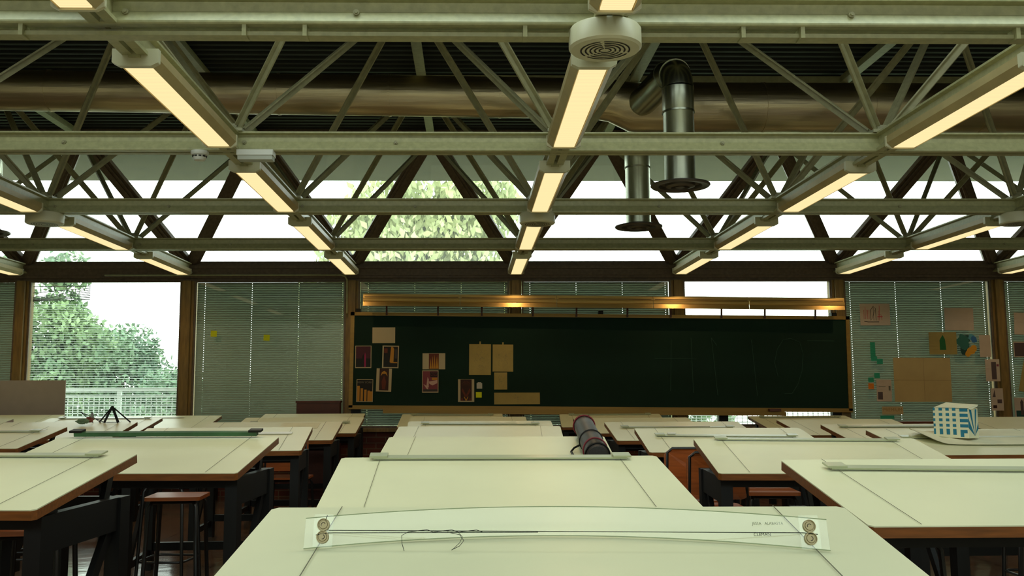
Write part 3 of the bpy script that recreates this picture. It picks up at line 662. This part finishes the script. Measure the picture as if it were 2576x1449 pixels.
TABLES = {
 'C1': (.188, 2.152, -.038, .014, 'nearest drafting table, greenish white, filling the bottom centre'),
 'C2': (.113, 3.879, .018, .011, 'second drafting table of the centre line, directly behind the nearest one'),
 'C3': (.146, 5.664, -.033, .009, 'centre line drafting table with the black drawing tube lying on it'),
 'C4': (.062, 7.537, -.04, .005, 'centre line drafting table just behind the one with the drawing tube'),
 'C5': (.074, 8.557, .007, .016, 'centre line drafting table with a thin ruler bar, fifth from the camera'),
 'C6': (-.037, 10.576, -.002, .003, 'sixth drafting table of the centre line, narrow strip showing'),
 'C7': (-.24, 12.16, -.011, .001, 'last drafting table of the centre line, in front of the chalkboard'),
 'L1': (-2.032, 4.151, -.069, .018, 'nearest table at the lower left, cut by the left edge'),
 'L2': (-1.721, 5.538, -.045, .023, 'left drafting table with the green taped ruler bar'),
 'L3': (-1.877, 7.568, .069, .004, 'left drafting table with the loose white ruler'),
 'L4': (-1.861, 9.218, .027, -.003, 'left drafting table with a blank sheet, fourth from the camera'),
 'L5': (-1.786, 10.389, .01, .009, 'fifth table of the line left of centre, near the sill'),
 'L6': (-1.971, 12.2, .002, .01, 'last table of the line left of centre, by the dark cabinet'),
 'K1': (-3.993, 8.139, -.037, 0, 'far left table nearest in its line, with a white ruler end'),
 'K2': (-3.875, 9.436, .028, 0, 'far left table carrying the black pyramid and crumpled tissue'),
 'K3': (-4.113, 10.954, 0, 0, 'far left table behind the one with the black pyramid'),
 'K4': (-3.79, 12.28, 0, -.008, 'last table of the left line under the bright window'),
 'J5': (-5.75, 10.9, 0, 0, 'table cut by the left edge in front of the upright grey board'),
 'J6': (-5.68, 12.1, 0, .014, 'farthest left table standing below the upright grey board'),
 'R1': (1.799, 3.636, -.011, .009, 'nearest right table, greenish white, cut by the right edge'),
 'R2': (1.927, 5.584, -.08, -.006, 'second right drafting table, whole, with a ruler bar along its back'),
 'R3': (1.883, 7.383, -.044, -.011, 'third right drafting table with a glinting ruler, chair backs below it'),
 'R4': (1.881, 9.07, -.004, -.014, 'fourth table of the line right of centre'),
 'R5': (1.745, 10.569, .001, -.015, 'fifth table of the line right of centre, beside the tube top'),
 'R6': (1.739, 12.13, -.059, -.008, 'last table of the line right of centre, under the chalk tray'),
 'Q3': (3.53, 7.05, 0, -.016, 'right table carrying the blue and white model house'),
 'Q4': (3.78, 8.65, 0, -.03, 'table of the right line just behind the model house table'),
 'Q5': (3.902, 10.3, .019, -.034, 'third table back in the right line, below the chalkboard corner'),
 'Q6': (4.117, 12.127, .026, -.042, 'last table of the right line against the window wall'),
 'P5': (6.02, 10.75, 0, -.03, 'farthest right table, behind the model house at the right edge'),
}
GP = 'cream topped drafting tables in rows'
TOBJ = {}
for i, (n, (x, y, yw, dz, lab)) in enumerate(TABLES.items()):
    t = PROTO if i == 0 else tree_copy(PROTO)
    t.location = (x, y, 0); t.rotation_euler = (0, 0, yw); t.scale = (1, 1, (ZB+dz)/ZB)
    tag(t, lab, 'drafting table', GP); TOBJ[n] = t
def W(n, x, s, h=0):   # world point on a table top
    xx, y, yw, dz, _ = TABLES[n]; p = on(x, s, h); p = Vector((p.x, p.y, p.z*(ZB+dz)/ZB))
    return Matrix.Rotation(yw, 3, 'Z') @ p + Vector((xx, y, 0))
def ruler(n, s, s1=None, m=M_ACRYLG, x0=-.50, x1=.50, wd=.05):
    s1 = s if s1 is None else s1
    rt = obj('parallel_ruler', G().add([on(x0, s, .006), on(x1, s1, .006), on(x1, s1+wd, .006), on(x0, s+wd, .006), on(x0, s, .012), on(x1, s1, .012), on(x1, s1+wd, .012), on(x0, s+wd, .012)], [(0, 1, 2, 3), (4, 5, 6, 7), (0, 1, 5, 4), (2, 3, 7, 6), (1, 2, 6, 5), (3, 0, 4, 7)]), m, TOBJ[n])
    for xx, ss in ((x0+.02, s), (x1-.02, s1)):
        obj('pulley', G().add([on(xx-.035, ss-.008, .013), on(xx+.035, ss-.008, .013), on(xx+.035, ss+wd+.004, .013), on(xx-.035, ss+wd+.004, .013), on(xx-.035, ss-.008, .02), on(xx+.035, ss-.008, .02), on(xx+.035, ss+wd+.004, .02), on(xx-.035, ss+wd+.004, .02)], [(0, 1, 2, 3), (4, 5, 6, 7), (0, 1, 5, 4), (2, 3, 7, 6), (1, 2, 6, 5), (3, 0, 4, 7)]), M_ACRYLG, rt)
for n, s, s1 in (('C2', .01, .03), ('R1', .13, .19), ('R2', .02, .06), ('R3', .28, .32), ('R4', .26, .29), ('L1', .03, .04), ('C5', .12, .15), ('C7', .06, .08), ('R6', .05, .03), ('K1', .2, .2), ('K3', .02, .02), ('Q4', .12, .13), ('L5', .3, .3), ('Q6', .1, .1), ('Q3', .3, .3)):
    ruler(n, s, s1)
# green taped bar on L2
M_GTAPE = mat('green_tape', (44, 84, 50), .5, var=.25, scale=3, stretch=(1.5, 0, 0))
rt = obj('parallel_ruler', G().bar(on(-.53, .02, .022), on(.51, .02, .022), .045, .022, up=(0, -st, ct)), M_GTAPE, TOBJ['L2'])
for xx in (-.52, .50): obj('pulley', G().bar(on(xx-.035, .015, .038), on(xx+.035, .015, .038), .06, .012, up=(0, -st, ct)), M_BLACK, rt)
# detailed clear bar on the nearest table, bowed up in the middle
nT = Vector((0, -st, ct)); sT = Vector((0, -ct, -st))     # table normal and down-slope direction
uS = (Vector((0, .30, .95))).normalized(); nS = Vector((0, -uS.z, uS.y))    # the bar stands on its lower edge, leaning back
def foot(x): return on(x, .297+.015*x-.085*(1-(x/.5)**2), .002)
def strip(gg, h0, h1, th=.0025, o_=0, n_=28):
    vs = []
    for j in range(n_+1):
        b = foot(-.5+j/n_)+nS*o_; vs += [b+uS*h0, b+uS*h1, b+uS*h1+nS*th, b+uS*h0+nS*th]
    fs = [(0, 1, 2, 3), (4*n_, 4*n_+1, 4*n_+2, 4*n_+3)]
    for j in range(n_):
        k = 4*j; fs += [(k, k+1, k+5, k+4), (k+1, k+2, k+6, k+5), (k+2, k+3, k+7, k+6), (k+3, k, k+4, k+7)]
    gg.add(vs, fs)
g = G(); strip(g, 0, .058)
rt = obj('parallel_ruler', g, M_ACRYL, TOBJ['C1']); rt['label'] = 'clear bowed acrylic bar standing on its edge'
g = G(); strip(g, 0, .0014, .0032); strip(g, .0568, .058, .0032)
obj('bar_edge', g, mm('acrylic_edge_green', (150, 162, 124)), rt)
tl = math.atan2(-nS.y, nS.z)
for xs_ in (-1, 1):
    xa = xs_*(.466 if xs_ < 0 else .468)
    for hh_ in (.0185, .0415):
        p = foot(xa)+uS*hh_+nS*.004
        q = obj('pulley', G().lathe([(0, .003), (.0075, .003), (.0085, .0015), (.0102, .0015), (.0106, .0042), (.0118, .0042), (.0122, -.002)], (0, 0, 0), 28), M_BRASS, rt, loc=p, rot=(tl, 0, 0), smooth=True)
        obj('screw_slot', G().tube([(.004*math.cos(a), .004*math.sin(a), .0035) for a in (0, .8, 1.6, 2.4, 3.1)], .0007, 5), M_DARKMET, q, rot=(0, 0, .5 if hh_ > .03 else -1.8))
    e = G()
    for o_, t_ in ((.0028, .0015),):
        c0 = foot(xa); X_ = Vector((.019, 0, 0)); vs = [c0-X_-uS*.001, c0+X_-uS*.001, c0+X_+uS*.062, c0-X_+uS*.062]
        vs = [v+nS*o_ for v in vs]+[v+nS*(o_+t_) for v in vs]
        e.add(vs, [(0, 1, 2, 3), (4, 5, 6, 7), (0, 1, 5, 4), (1, 2, 6, 5), (2, 3, 7, 6), (3, 0, 4, 7)])
    obj('end_plate', e, M_ACRYL, rt)
def cp(x, h, o_=.006): return foot(.468*(-1 if x < 0 else 1))*1 + Vector((x-.468*(-1 if x < 0 else 1), 0, 0)) + uS*h + nS*o_
pl_, pr_ = cp(-.455, .031), cp(.455, .029)
def lp(x, dh=0, dn=0): t_ = (x+.455)/.91; return pl_.lerp(pr_, t_)+uS*dh+nS*dn
g = G().tube([lp(-.455), lp(.455)], .0008, 6).tube([cp(-.455, .0262), lp(-.05, -.0015)], .0007, 6)
g.tube([cp(-.479, .0225), cp(-.455, .0262)], .0007, 6).tube([lp(.455), cp(.482, .026)], .0008, 6)
g.tube([lp(-.30, -.002), lp(-.312, -.010, .006), lp(-.31, -.026, .012), lp(-.305, -.040, .016)], .0006, 5)
g.tube([lp(-.225, -.002), lp(-.20, -.008, .006), lp(-.192, -.02, .012), lp(-.2, -.03, .014), lp(-.215, -.038, .018)], .0006, 5)
g.tube([lp(-.205, -.001), lp(-.195, -.012, .008), lp(-.2, -.024, .012), lp(-.214, -.038, .018)], .0005, 5)
g.tube([lp(-.30+.012*j, .0015*((j*5) % 4-1.5)) for j in range(13)], .0007, 5)
g.tube([cp(-.462, .05), cp(-.460, .060, .002)], .0007, 5)
obj('knotted_cord', g, M_TEXT, rt)
tr_ = (math.atan2(uS.z, uS.y), 0, 0)
text('lettering', 'CLEMAN', .0085, M_TEXT, rt, foot(.383)+uS*.0185+nS*.0045, tr_, .0001)
text('lettering', 'JESSA   ALABASTA', .0075, M_TEXTF, rt, foot(.395)+uS*.040+nS*.0045, tr_, .0001)

# ------------------------------------------------------------------ things on tables
def put(name, g, mats, lab, cat, loc=None, rot=None, smooth=False): return tag(obj(name, g, mats, loc=loc, rot=rot, smooth=smooth), lab, cat)
def flat(n, x0, x1, s0, s1, h=.002, t=.0008):
    return G().add([W(n, x0, s0, h), W(n, x1, s0, h), W(n, x1, s1, h), W(n, x0, s1, h), W(n, x0, s0, h+t), W(n, x1, s0, h+t), W(n, x1, s1, h+t), W(n, x0, s1, h+t)], [(0, 1, 2, 3), (4, 5, 6, 7), (0, 1, 5, 4), (2, 3, 7, 6), (1, 2, 6, 5), (3, 0, 4, 7)])
put('ruler', flat('L3', .20, .50, .215, .285, .004, .004), M_WHITE, 'bright white loose ruler lying on the left table', 'ruler')
put('paper', flat('L4', .08, .43, .06, .32), M_CARD, 'blank drawing sheet on the table behind the white ruler', 'paper')
put('paper', flat('L3', -.46, -.33, .14, .20), mat('yellow_paper', (232, 214, 140), .9), 'small yellow slip at the left of the white ruler table', 'paper')
put('paper', flat('L3', -.32, -.20, .15, .19), M_PAPERC, 'small greyish slip beside the yellow one', 'paper')
put('ruler', flat('K1', .42, .55, .19, .23, .014, .004), M_WHITE, 'white ruler end at the far left table', 'ruler')
put('ruler', flat('K4', -.36, .2, .13, .17, .006, .004), M_WHITE, 'white ruler on the table under the bright window', 'ruler')
put('pen', flat('L4', .03, .1, .38, .40, .004, .008), M_BLACK, 'short dark pencil on the left table by the blank sheet', 'pencil')
put('paper', flat('R4', -.12, .3, .28, .31, .014, .003), M_WHITE, 'thin white rolled strip on the fourth right table', 'paper')
put('fastener', flat('R3', -.42, -.36, .27, .3, .014, .008), M_WHITE, 'small glinting white clip on the third right table', 'clip')

# drawing tube
t0 = Vector((.636, 4.86, W('C3', .5, .80).z+.066)); t1 = Vector((.66, 5.66, W('C3', .5, .0).z+.064))
d = (t1-t0).normalized(); L = (t1-t0).length
q = d.to_track_quat('Y', 'Z')
t = bpy.data.objects.new('drawing_tube', None); C.objects.link(t); t.location = t0; t.rotation_mode = 'QUATERNION'; t.rotation_quaternion = q
tag(t, 'black fabric drawing tube with red piping lying on a centre table', 'drawing tube')
g = G(); n = 20
prof_n = 22; r0 = .068
vsn = [(y, r) for y, r in ((-.004, .02), (.0, .05), (.012, .058), (.12, .060), (.35, .061), (.6, .059), (L-.02, .058), (L, .052), (L+.004, .0))]
g.tube([(0, y, 0) for y, r in vsn], [max(r, .001) for y, r in vsn], 28, cap=True)
obj('tube_body', g, M_TUBEB, t, smooth=True)
for y, m_ in ((.02, M_BLACK), (.13, M_RED), (.36, M_BLACK), (L-.02, M_RED)):
    g = G().tube([(.0625*math.cos(a), y+(.02*math.sin(a) if m_ is M_RED and y < .3 else 0), .0625*math.sin(a)) for a in [2*math.pi*j/28 for j in range(28)]], .0045, 8, closed=True)
    obj('piping' if m_ is M_RED else 'strap', g, m_, t, smooth=True)
obj('shoulder_strap', G().tube([(-.06, .36, -.02), (-.09, .38, -.04), (-.11, .34, -.052), (-.10, .2, -.053), (-.13, .04, -.053), (-.11, .0, -.052), (-.05, .03, -.035)], .006, 6), M_BLACK, t, smooth=True)

# model house on card
cx, cs = -.12, .42
pb = W('Q3', -.13, .36); 
t = thing('model_house', 'white card model house with blue windows and an open lid roof', 'model house', (pb.x, pb.y, pb.z+.012), rz=R(-22)); t.scale = (.65, .65, .72)
hx, ht = .15, .285
A_, B_, D_, E_ = (-.215, .08), (.105, -.15), (.215, .0), (-.06, .2)     # plan corners (left, front, right, back)
pl = [A_, B_, D_, E_]
g = G(); g.add([(x, y, 0) for x, y in pl]+[(x, y, ht-(.0 if i != 1 else .005)) for i, (x, y) in enumerate(pl)], [(0, 1, 5, 4), (1, 2, 6, 5), (2, 3, 7, 6), (3, 0, 4, 7)])
gw = g
def wallpt(a, b, u, z, o=.0015):
    a, b = Vector(a), Vector(b); dd = b-a; nn = Vector((dd.y, -dd.x)).normalized(); p = a+dd*u+nn*o; return (p.x, p.y, z)
g = G()
def wq(a, b, u0, u1, z0, z1): g.add([wallpt(a, b, u0, z0), wallpt(a, b, u1, z0), wallpt(a, b, u1, z1), wallpt(a, b, u0, z1)], [(0, 1, 2, 3)])
for zi in range(5):
    for u in (.0, .17, .37, .56):
        z0, z1 = (.03, .085) if zi == 0 else (.105+.052*(zi-1), .133+.052*(zi-1))
        if u == 0: wq(A_, B_, .0, .06, z0, z1)
        else: wq(A_, B_, u, u+.1, z0, z1)
    z0, z1 = (.02, .08) if zi == 0 else (.103+.05*(zi-1), .133+.05*(zi-1))
    if zi == 0: wq(A_, B_, .77, .97, .048, .08); wq(A_, B_, .77, .87, .012, .048)
    else: wq(A_, B_, .77, 1.0, z0, z1)
ap = wallpt(B_, D_, .6, .02)
for u0, u1, zt in ((.0, .02, .13), (.02, .35, ht-.01), (.62, .9, ht-.01)):
    if u0 == 0: g.add([ap, wallpt(B_, D_, .0, .2), wallpt(B_, D_, .0, .1)], [(0, 1, 2)])
    else: g.add([ap, wallpt(B_, D_, u0+.1, zt), wallpt(B_, D_, u1, zt)], [(0, 1, 2)])
g.add([ap, wallpt(B_, D_, 1.0, .15), wallpt(B_, D_, 1.0, .09)], [(0, 1, 2)])
b_ = len(gw.v); gw.v += g.v; gw.f += [tuple(q_+b_ for q_ in f_) for f_ in g.f]; gw.m += [1]*len(g.f)
obj('walls', gw, [M_CARD, M_BLUE], t)
g = G()
for zz, mi in ((0, 0),):
    pts = [(A_[0]+.01, A_[1], ht+.003), (B_[0]+.01, B_[1]+.03, ht+.0), (D_[0]+.01, D_[1]+.01, ht+.03), (E_[0]-.01, E_[1], ht+.05)]
    g.add(pts+[(x, y, z+.004) for x, y, z in pts], [(0, 1, 2, 3), (4, 5, 6, 7), (0, 1, 5, 4), (1, 2, 6, 5), (2, 3, 7, 6), (3, 0, 4, 7)])
g.add([(B_[0]+.01, B_[1]+.03, ht), (D_[0]+.01, D_[1]+.01, ht+.03), (D_[0], D_[1]-.01, ht+.015), (B_[0]+.03, B_[1]+.02, ht-.015)], [(0, 1, 2, 3)])
obj('lid', g, M_CARD, t)
g = G()
out = []
for j in range(40):
    a = 2*math.pi*j/40; c_, s_ = math.cos(a), math.sin(a); ex = 3.5
    out.append(((abs(c_)**(2/ex))*(.5 if c_ > 0 else -.5)+.08, (abs(s_)**(2/ex))*(.24 if s_ > 0 else -.24)+.34))
vs = []
for x, s in out: vs.append(W('Q3', x, s, .008+.05*max(0, (-.28-x)/.14)**1.5))
c0 = W('Q3', .08, .34, .004)
for x, s in out: vs.append(W('Q3', .08+(x-.08)*.62, .34+(s-.34)*.62, .008))
n = len(out); fs = [(i, (i+1) % n, (i+1) % n+n, i+n) for i in range(n)]+[tuple(range(n, 2*n))]
g.add(vs, fs); g.add([(a, b, c+.0025) for a, b, c in vs], fs)
put('card_sheet', g, M_CARD, 'large curling white card under the model house', 'card', smooth=True)

# black pyramid
base = W('K2', .40, .05)
t = thing('stick_pyramid', 'black pyramid model of thin sticks on the far left table', 'model', (base.x, base.y, base.z))
apx = Vector((-.005, .0, .155))
for fx_, fy_, w_ in ((-.135, .03, .012), (-.07, -.02, .02), (.065, -.02, .024), (.175, -.0, .012)):
    f = Vector((fx_, fy_, .004-(fy_*-.16 if fy_ < 0 else 0)))
    obj('stick', G().bar(f, apx, w_, .006, up=(0, 1, 0)), M_BLACK, t)
obj('cross_stick', G().bar((-.07, -.02, .006), (.065, -.02, .006), .006, .006), M_BLACK, t)
base = W('K2', .18, .05)
t = thing('stick_model', 'thin black V shaped stick model beside the pyramid', 'model', (base.x, base.y, base.z))
for p in ((.045, -.01, 0.0), (.145, .02, .0)): obj('stick', G().bar((-.085, 0, .105), p, .006, .006, up=(0, 1, 0)), M_BLACK, t)
obj('stick', G().bar((.115, -.0, .0), (.03, .0, .06), .005, .005, up=(0, 1, 0)), M_BLACK, t)
# crumpled tissue
base = W('K2', .20, .17)
def lump(r, sq, seed, c, n=10):
    rnd = random.Random(seed); g = G(); vs = []
    for i in range(n+1):
        for j in range(2*n):
            a = math.pi*i/n; b = math.pi*j/n; k = rnd.uniform(.6, 1.15)
            vs.append((c[0]+r*k*math.sin(a)*math.cos(b)*sq[0], c[1]+r*k*math.sin(a)*math.sin(b)*sq[1], max(0, c[2]+r*k*math.cos(a)*sq[2])))
    g.add(vs, [(i*2*n+j, i*2*n+(j+1) % (2*n), (i+1)*2*n+(j+1) % (2*n), (i+1)*2*n+j) for i in range(n) for j in range(2*n)]); return g
base.z += .008
t = thing('crumpled_tissue', 'crumpled green and red tissue paper on the far left table', 'tissue', tuple(base))
obj('green_tissue', lump(.06, (1.1, .8, .42), 3, (-.03, -.02, .03)), mat('green_tissue_paper', (120, 150, 126), .7), t)
obj('red_tissue', lump(.045, (1.0, .7, .6), 4, (.02, .01, .045)), mat('red_tissue_paper', (146, 84, 74), .7), t)
obj('white_tissue', lump(.025, (.7, .7, 1.3), 5, (.045, .01, .075)), mat('grey_tissue_paper', (150, 160, 165), .7), t)

# ------------------------------------------------------------------ seats
def rrect(w_, h_, r, n=5):
    pts = []
    for cx_, cz_, a0 in ((w_/2-r, h_/2-r, 0), (-w_/2+r, h_/2-r, 90), (-w_/2+r, -h_/2+r, 180), (w_/2-r, -h_/2+r, 270)):
        for j in range(n+1): a = R(a0+90*j/n); pts.append((cx_+r*math.cos(a), cz_+r*math.sin(a)))
    return pts
def make_stool():
    t = thing('stool', 'proto', 'stool'); z = .70
    pts = rrect(.33, .32, .02, 3); n = len(pts)
    g = G().add([(x, y, z-.022) for x, y in pts]+[(x, y, z) for x, y in pts], [tuple(range(n))[::-1], tuple(range(n, 2*n))]+[(i, (i+1) % n, (i+1) % n+n, i+n) for i in range(n)])
    obj('seat', g, M_SEAT, t)
    for sx_ in (-1, 1):
        for sy in (-1, 1): obj('leg', G().tube([(sx_*.10, sy*.10, z-.034), (sx_*.125, sy*.125, z-.036), (sx_*.138, sy*.138, z-.06), (sx_*.165, sy*.165, .0)], .0125, 8), M_TUBE, t, smooth=True)
    obj('seat_frame', G().tube([(-.10, -.10, z-.034), (.10, .10, z-.034)], .01, 8).tube([(-.10, .10, z-.034), (.10, -.10, z-.034)], .01, 8).tube([(-.12, -.12, z-.034), (.12, -.12, z-.034)], .01, 8).tube([(-.12, .12, z-.034), (.12, .12, z-.034)], .01, 8), M_TUBE, t, smooth=True)
    ring = [(x, y, .16) for x, y in rrect(.33, .33, .06, 4)]
    obj('foot_ring', G().tube(ring, .009, 8, closed=True), M_TUBE, t, smooth=True)
    return kids(t)
def make_chair():
    t = thing('chair', 'proto', 'chair'); z = .62
    pts = rrect(.36, .36, .05, 4); n = len(pts)
    obj('seat', G().add([(x, y, z-.015) for x, y in pts]+[(x, y, z) for x, y in pts], [tuple(range(n))[::-1], tuple(range(n, 2*n))]+[(i, (i+1) % n, (i+1) % n+n, i+n) for i in range(n)]), M_SEAT, t)
    # plywood back, facing away from the board, gently curved
    g = G(); pts = rrect(.37, .27, .05, 4); n = len(pts)
    vs = [(x, -.20-.0+.5*x*x, .815+zz) for x, zz in pts]+[(x, -.187+.5*x*x, .815+zz) for x, zz in pts]
    g.add(vs, [tuple(range(n)), tuple(range(n, 2*n))[::-1]]+[((i+1) % n, i, i+n, (i+1) % n+n) for i in range(n)])
    obj('backrest', g, M_SEAT, t)
    obj('back_frame', G().tube([(-.165, -.10, z-.03), (-.172, -.165, z+.0), (-.172, -.177, .68), (-.165, -.18, .93), (-.13, -.18, .955), (.13, -.18, .955), (.165, -.18, .93), (.172, -.177, .68), (.172, -.165, z), (.165, -.10, z-.03)], .011, 8), M_TUBE, t, smooth=True)
    for sx_ in (-1, 1):
        for sy in (-1, 1): obj('leg', G().tube([(sx_*.10, sy*.13, z-.03), (sx_*.15, sy*.14, z-.035), (sx_*.165, sy*.15, z-.07), (sx_*.19, sy*.2, 0)], .0115, 8), M_TUBE, t, smooth=True)
    obj('seat_frame', G().tube([(x, y, z-.028) for x, y in rrect(.32, .30, .05, 3)], .01, 8, closed=True), M_TUBE, t, smooth=True)
    obj('stretcher', G().tube([(x, y, .2) for x, y in rrect(.35, .36, .03, 3)], .008, 8, closed=True), M_TUBE, t, smooth=True)
    return kids(t)
ST, CH = make_stool(), make_chair()
seats = [(ST, -1.82, 6.07, .06, 'square wooden stool in full view left of the nearest table'), (ST, 1.89, 6.14, -.1, 'square wooden stool between the nearest and second right tables'), (ST, -2.06, 4.66, .1, 'stool half hidden behind the black legs at the lower left'),
         (ST, -2.15, 7.0, -.1, 'dark stool seat directly behind the square stool on the left'), (ST, 1.84, 4.25, .3, 'stool seat just showing under the nearest right table'), (ST, 3.62, 6.15, 0, 'stool with its foot ring showing at the lower right edge'),
         (ST, 2.75, 4.45, .5, 'stool legs under the nearest right table near the edge'), (ST, -3.3, 7.15, .2, 'stool under the far left table nearest in its line'),
         (CH, -1.70, 3.06, .02, 'chair whose plywood back fills the lower left corner'), (CH, 1.42, 6.42, .05, 'chair with plain plywood back below the third right table'), (CH, 1.49, 5.98, -.06, 'chair with black tube frame in front of the plain plywood back'),
         (CH, -1.55, 8.3, 0, 'orange brown chair back under the fourth left table'), (CH, 2.16, 8.3, .1, 'chair back low between the second and third right tables'), (ST, -.95, 8.2, .3, 'stool beside the centre line far back')]
used = set()
for base, x, y, rz, lab in seats:
    t = base if base.name not in used else tree_copy(base); used.add(base.name)
    t.location = (x, y, 0); t.rotation_euler = (0, 0, rz)
    tag(t, lab, 'stool' if base is ST else 'chair', 'wooden stools under the tables' if base is ST else 'plywood backed chairs')

# ------------------------------------------------------------------ other furniture by the window
t = thing('wooden_cabinet', 'dark reddish wooden cabinet top between the left tables and chalkboard', 'cabinet', (-1.965, 12.46, 0))
obj('body', G().b2(-.275, .275, -.1, .07, 0, 1.20), M_DKWOOD, t); obj('top', G().b2(-.285, .285, -.11, .075, 1.20, 1.225), M_DKWOOD, t)
t = thing('low_cabinet', 'low reddish wooden cabinet along the window wall at the right', 'cabinet', (7.1, 12.46, 0))
obj('body', G().b2(-1.7, 1.9, -.16, .06, 0, .87), M_DKWOOD, t); obj('top', G().b2(-1.72, 1.92, -.2, .07, .87, .925), mat('reddish_wood_top', (112, 56, 30), .4, var=.1, scale=6, stretch=(.3, 4, 4)), t)
put('foam_board', G().box((0, 0, .75), (1.3, .012, 1.5)), M_FOAM, 'upright grey white board standing at the left under the window', 'board', loc=(-5.84, 12.42, 0), rot=(R(1.0), R(-.0), 0))

# ------------------------------------------------------------------ outside
struct('trim_14', G().b2(-40, 40, YW+.2, 15.6, -.12, -.02), M_GRASS)
tag(obj('ground', G().b2(-80, 80, 15.6, 120, -3.2, -3.0), mat('pale_green_ground', (150, 165, 120), .95, var=.1, scale=.5)), kind='structure')
t = thing('railing', 'white mesh railing on the terrace outside the left window', 'railing', (0, 15.0, 0))
obj('top_rail', G().b2(-14, 14, -.025, .025, 1.36, 1.41).b2(-14, 14, -.02, .02, 1.28, 1.30), M_RAIL, t)
obj('bottom_rail', G().b2(-14, 14, -.02, .02, .08, .12), M_RAIL, t)
for i in range(15): obj('post', G().b2(-14+2*i-.03+.55, -14+2*i+.03+.55, -.03, .03, -.02, 1.38), M_RAIL, t)
g = G()
for i in range(350): g.b2(-14+.08*i-.006, -14+.08*i+.006, .0, .01, .1, 1.3)
for i in range(20): g.b2(-14, 14, .0, .01, .13+.06*i-.005, .13+.06*i+.005)
obj('mesh_panel', g, M_RAIL, t)

def leafmat(name, c1, c2):
    mt = bpy.data.materials.new(name); mt.use_nodes = True; n = mt.node_tree; b = n.nodes['Principled BSDF']; b.inputs['Roughness'].default_value = .8
    t = n.nodes.new('ShaderNodeTexCoord'); nz = n.nodes.new('ShaderNodeTexNoise'); nz.inputs['Scale'].default_value = .9; nz.inputs['Detail'].default_value = 6; r = n.nodes.new('ShaderNodeValToRGB')
    r.color_ramp.elements[0].position = .38; r.color_ramp.elements[1].position = .62; r.color_ramp.elements[0].color = lin(c1); r.color_ramp.elements[1].color = lin(c2)
    n.links.new(t.outputs['Object'], nz.inputs['Vector']); n.links.new(nz.outputs[0], r.inputs[0]); n.links.new(r.outputs[0], b.inputs['Base Color']); return mt
M_LEAF1 = leafmat('pale_green_leaves', (84, 112, 84), (140, 162, 118)); M_LEAF2 = leafmat('yellow_green_conifer', (150, 158, 114), (186, 190, 138)); M_LEAF3 = leafmat('blue_green_leaves', (84, 112, 92), (128, 154, 118))
M_BARK = mat('tree_bark', (90, 80, 66), .9)
def tree(x, y, h_, rad, m, lab, seed, n=2600, conic=False, droop=0, z0=-3, ls=.22):
    rnd = random.Random(seed); t = thing('tree', lab, 'tree', (x, y, z0), group='trees outside the windows')
    obj('trunk', G().tube([(0, 0, 0), (.1, 0, (h_-z0)*.5), (0, 0, (h_-z0)*.9)], [.25, .16, .04], 8), M_BARK, t, smooth=True)
    H = h_-z0; g = G(); cl = []
    for _ in range(60):
        f = rnd.uniform(.15, 1); rr = rad*((1-f)*1.1+.12 if conic else math.sqrt(max(.05, 1-(f*1.7-.8)**2/1.0*.9)))
        a = rnd.uniform(0, 6.283); k = rnd.uniform(.35, .95); cl.append((rr*k*math.cos(a), rr*k*math.sin(a), f*H*.95, rad*rnd.uniform(.22, .42)*(1 if not conic else (1.15-f*.75))))
    for _ in range(n):
        cx_, cy_, cz_, cr_ = rnd.choice(cl); v = Vector((rnd.gauss(0, 1), rnd.gauss(0, 1), rnd.gauss(0, .8))).normalized()*cr_*rnd.uniform(.6, 1.05)
        p = Vector((cx_, cy_, cz_))+v; s_ = ls*rnd.uniform(.6, 1.3)
        a = Vector((rnd.gauss(0, 1), rnd.gauss(0, 1), rnd.gauss(0, 1)-droop*2)).normalized(); b_ = a.cross(Vector((rnd.gauss(0, 1), rnd.gauss(0, 1), rnd.gauss(0, 1)))).normalized()
        g.add([p-a*s_-b_*s_*.2, p+b_*s_*.6, p+a*s_+b_*s_*.1, p-b_*s_*.5], [(0, 1, 2, 3)])
    obj('foliage', g, m, t)
tree(-1.3, 26, 6.9, 3.4, M_LEAF2, 'yellow green conifer seen through the middle roof glass', 11, 34000, False, 1.2, ls=.13)
tree(1.2, 36, 6.6, 3.2, M_LEAF2, 'second pale conifer behind the yellow green one', 12, 3200, True, .8)
tree(-5.2, 40, 6.4, 3.2, M_LEAF3, 'bluish tree seen through the roof glass left of the conifer', 13, 3200)
tree(5.0, 48, 5.6, 3.0, M_LEAF3, 'faint bluish tree through the roof glass right of the conifer', 14, 1600)
tree(-11.5, 25, 5.0, 1.8, M_LEAF1, 'tall pale green tree filling the left of the bright window', 27, 24000, z0=-3, ls=.085)
tree(-15.2, 29, 5.0, 1.8, M_LEAF2, 'yellowish tree at the left edge of the bright window', 16, 9000, ls=.09)
tree(-8.5, 26.5, 1.8, 1.5, M_LEAF3, 'darker round tree in the middle of the bright window', 17, 13000, ls=.085)
tree(-8.4, 32.5, 1.9, 1.8, M_LEAF1, 'low green tree at the right of the bright window', 18, 12000, ls=.09)
tree(-10.7, 29.5, 3.2, 1.9, M_LEAF3, 'bluish tree between the tall and the low tree in the window', 22, 20000, ls=.09)
tree(-7.9, 20, .5, 1.3, M_LEAF1, 'low bush just behind the railing', 19, 9000, ls=.07)
tree(4.9, 24, 1.2, 2.0, M_LEAF1, 'low tree glimpsed under the chalkboard', 20, 2500)
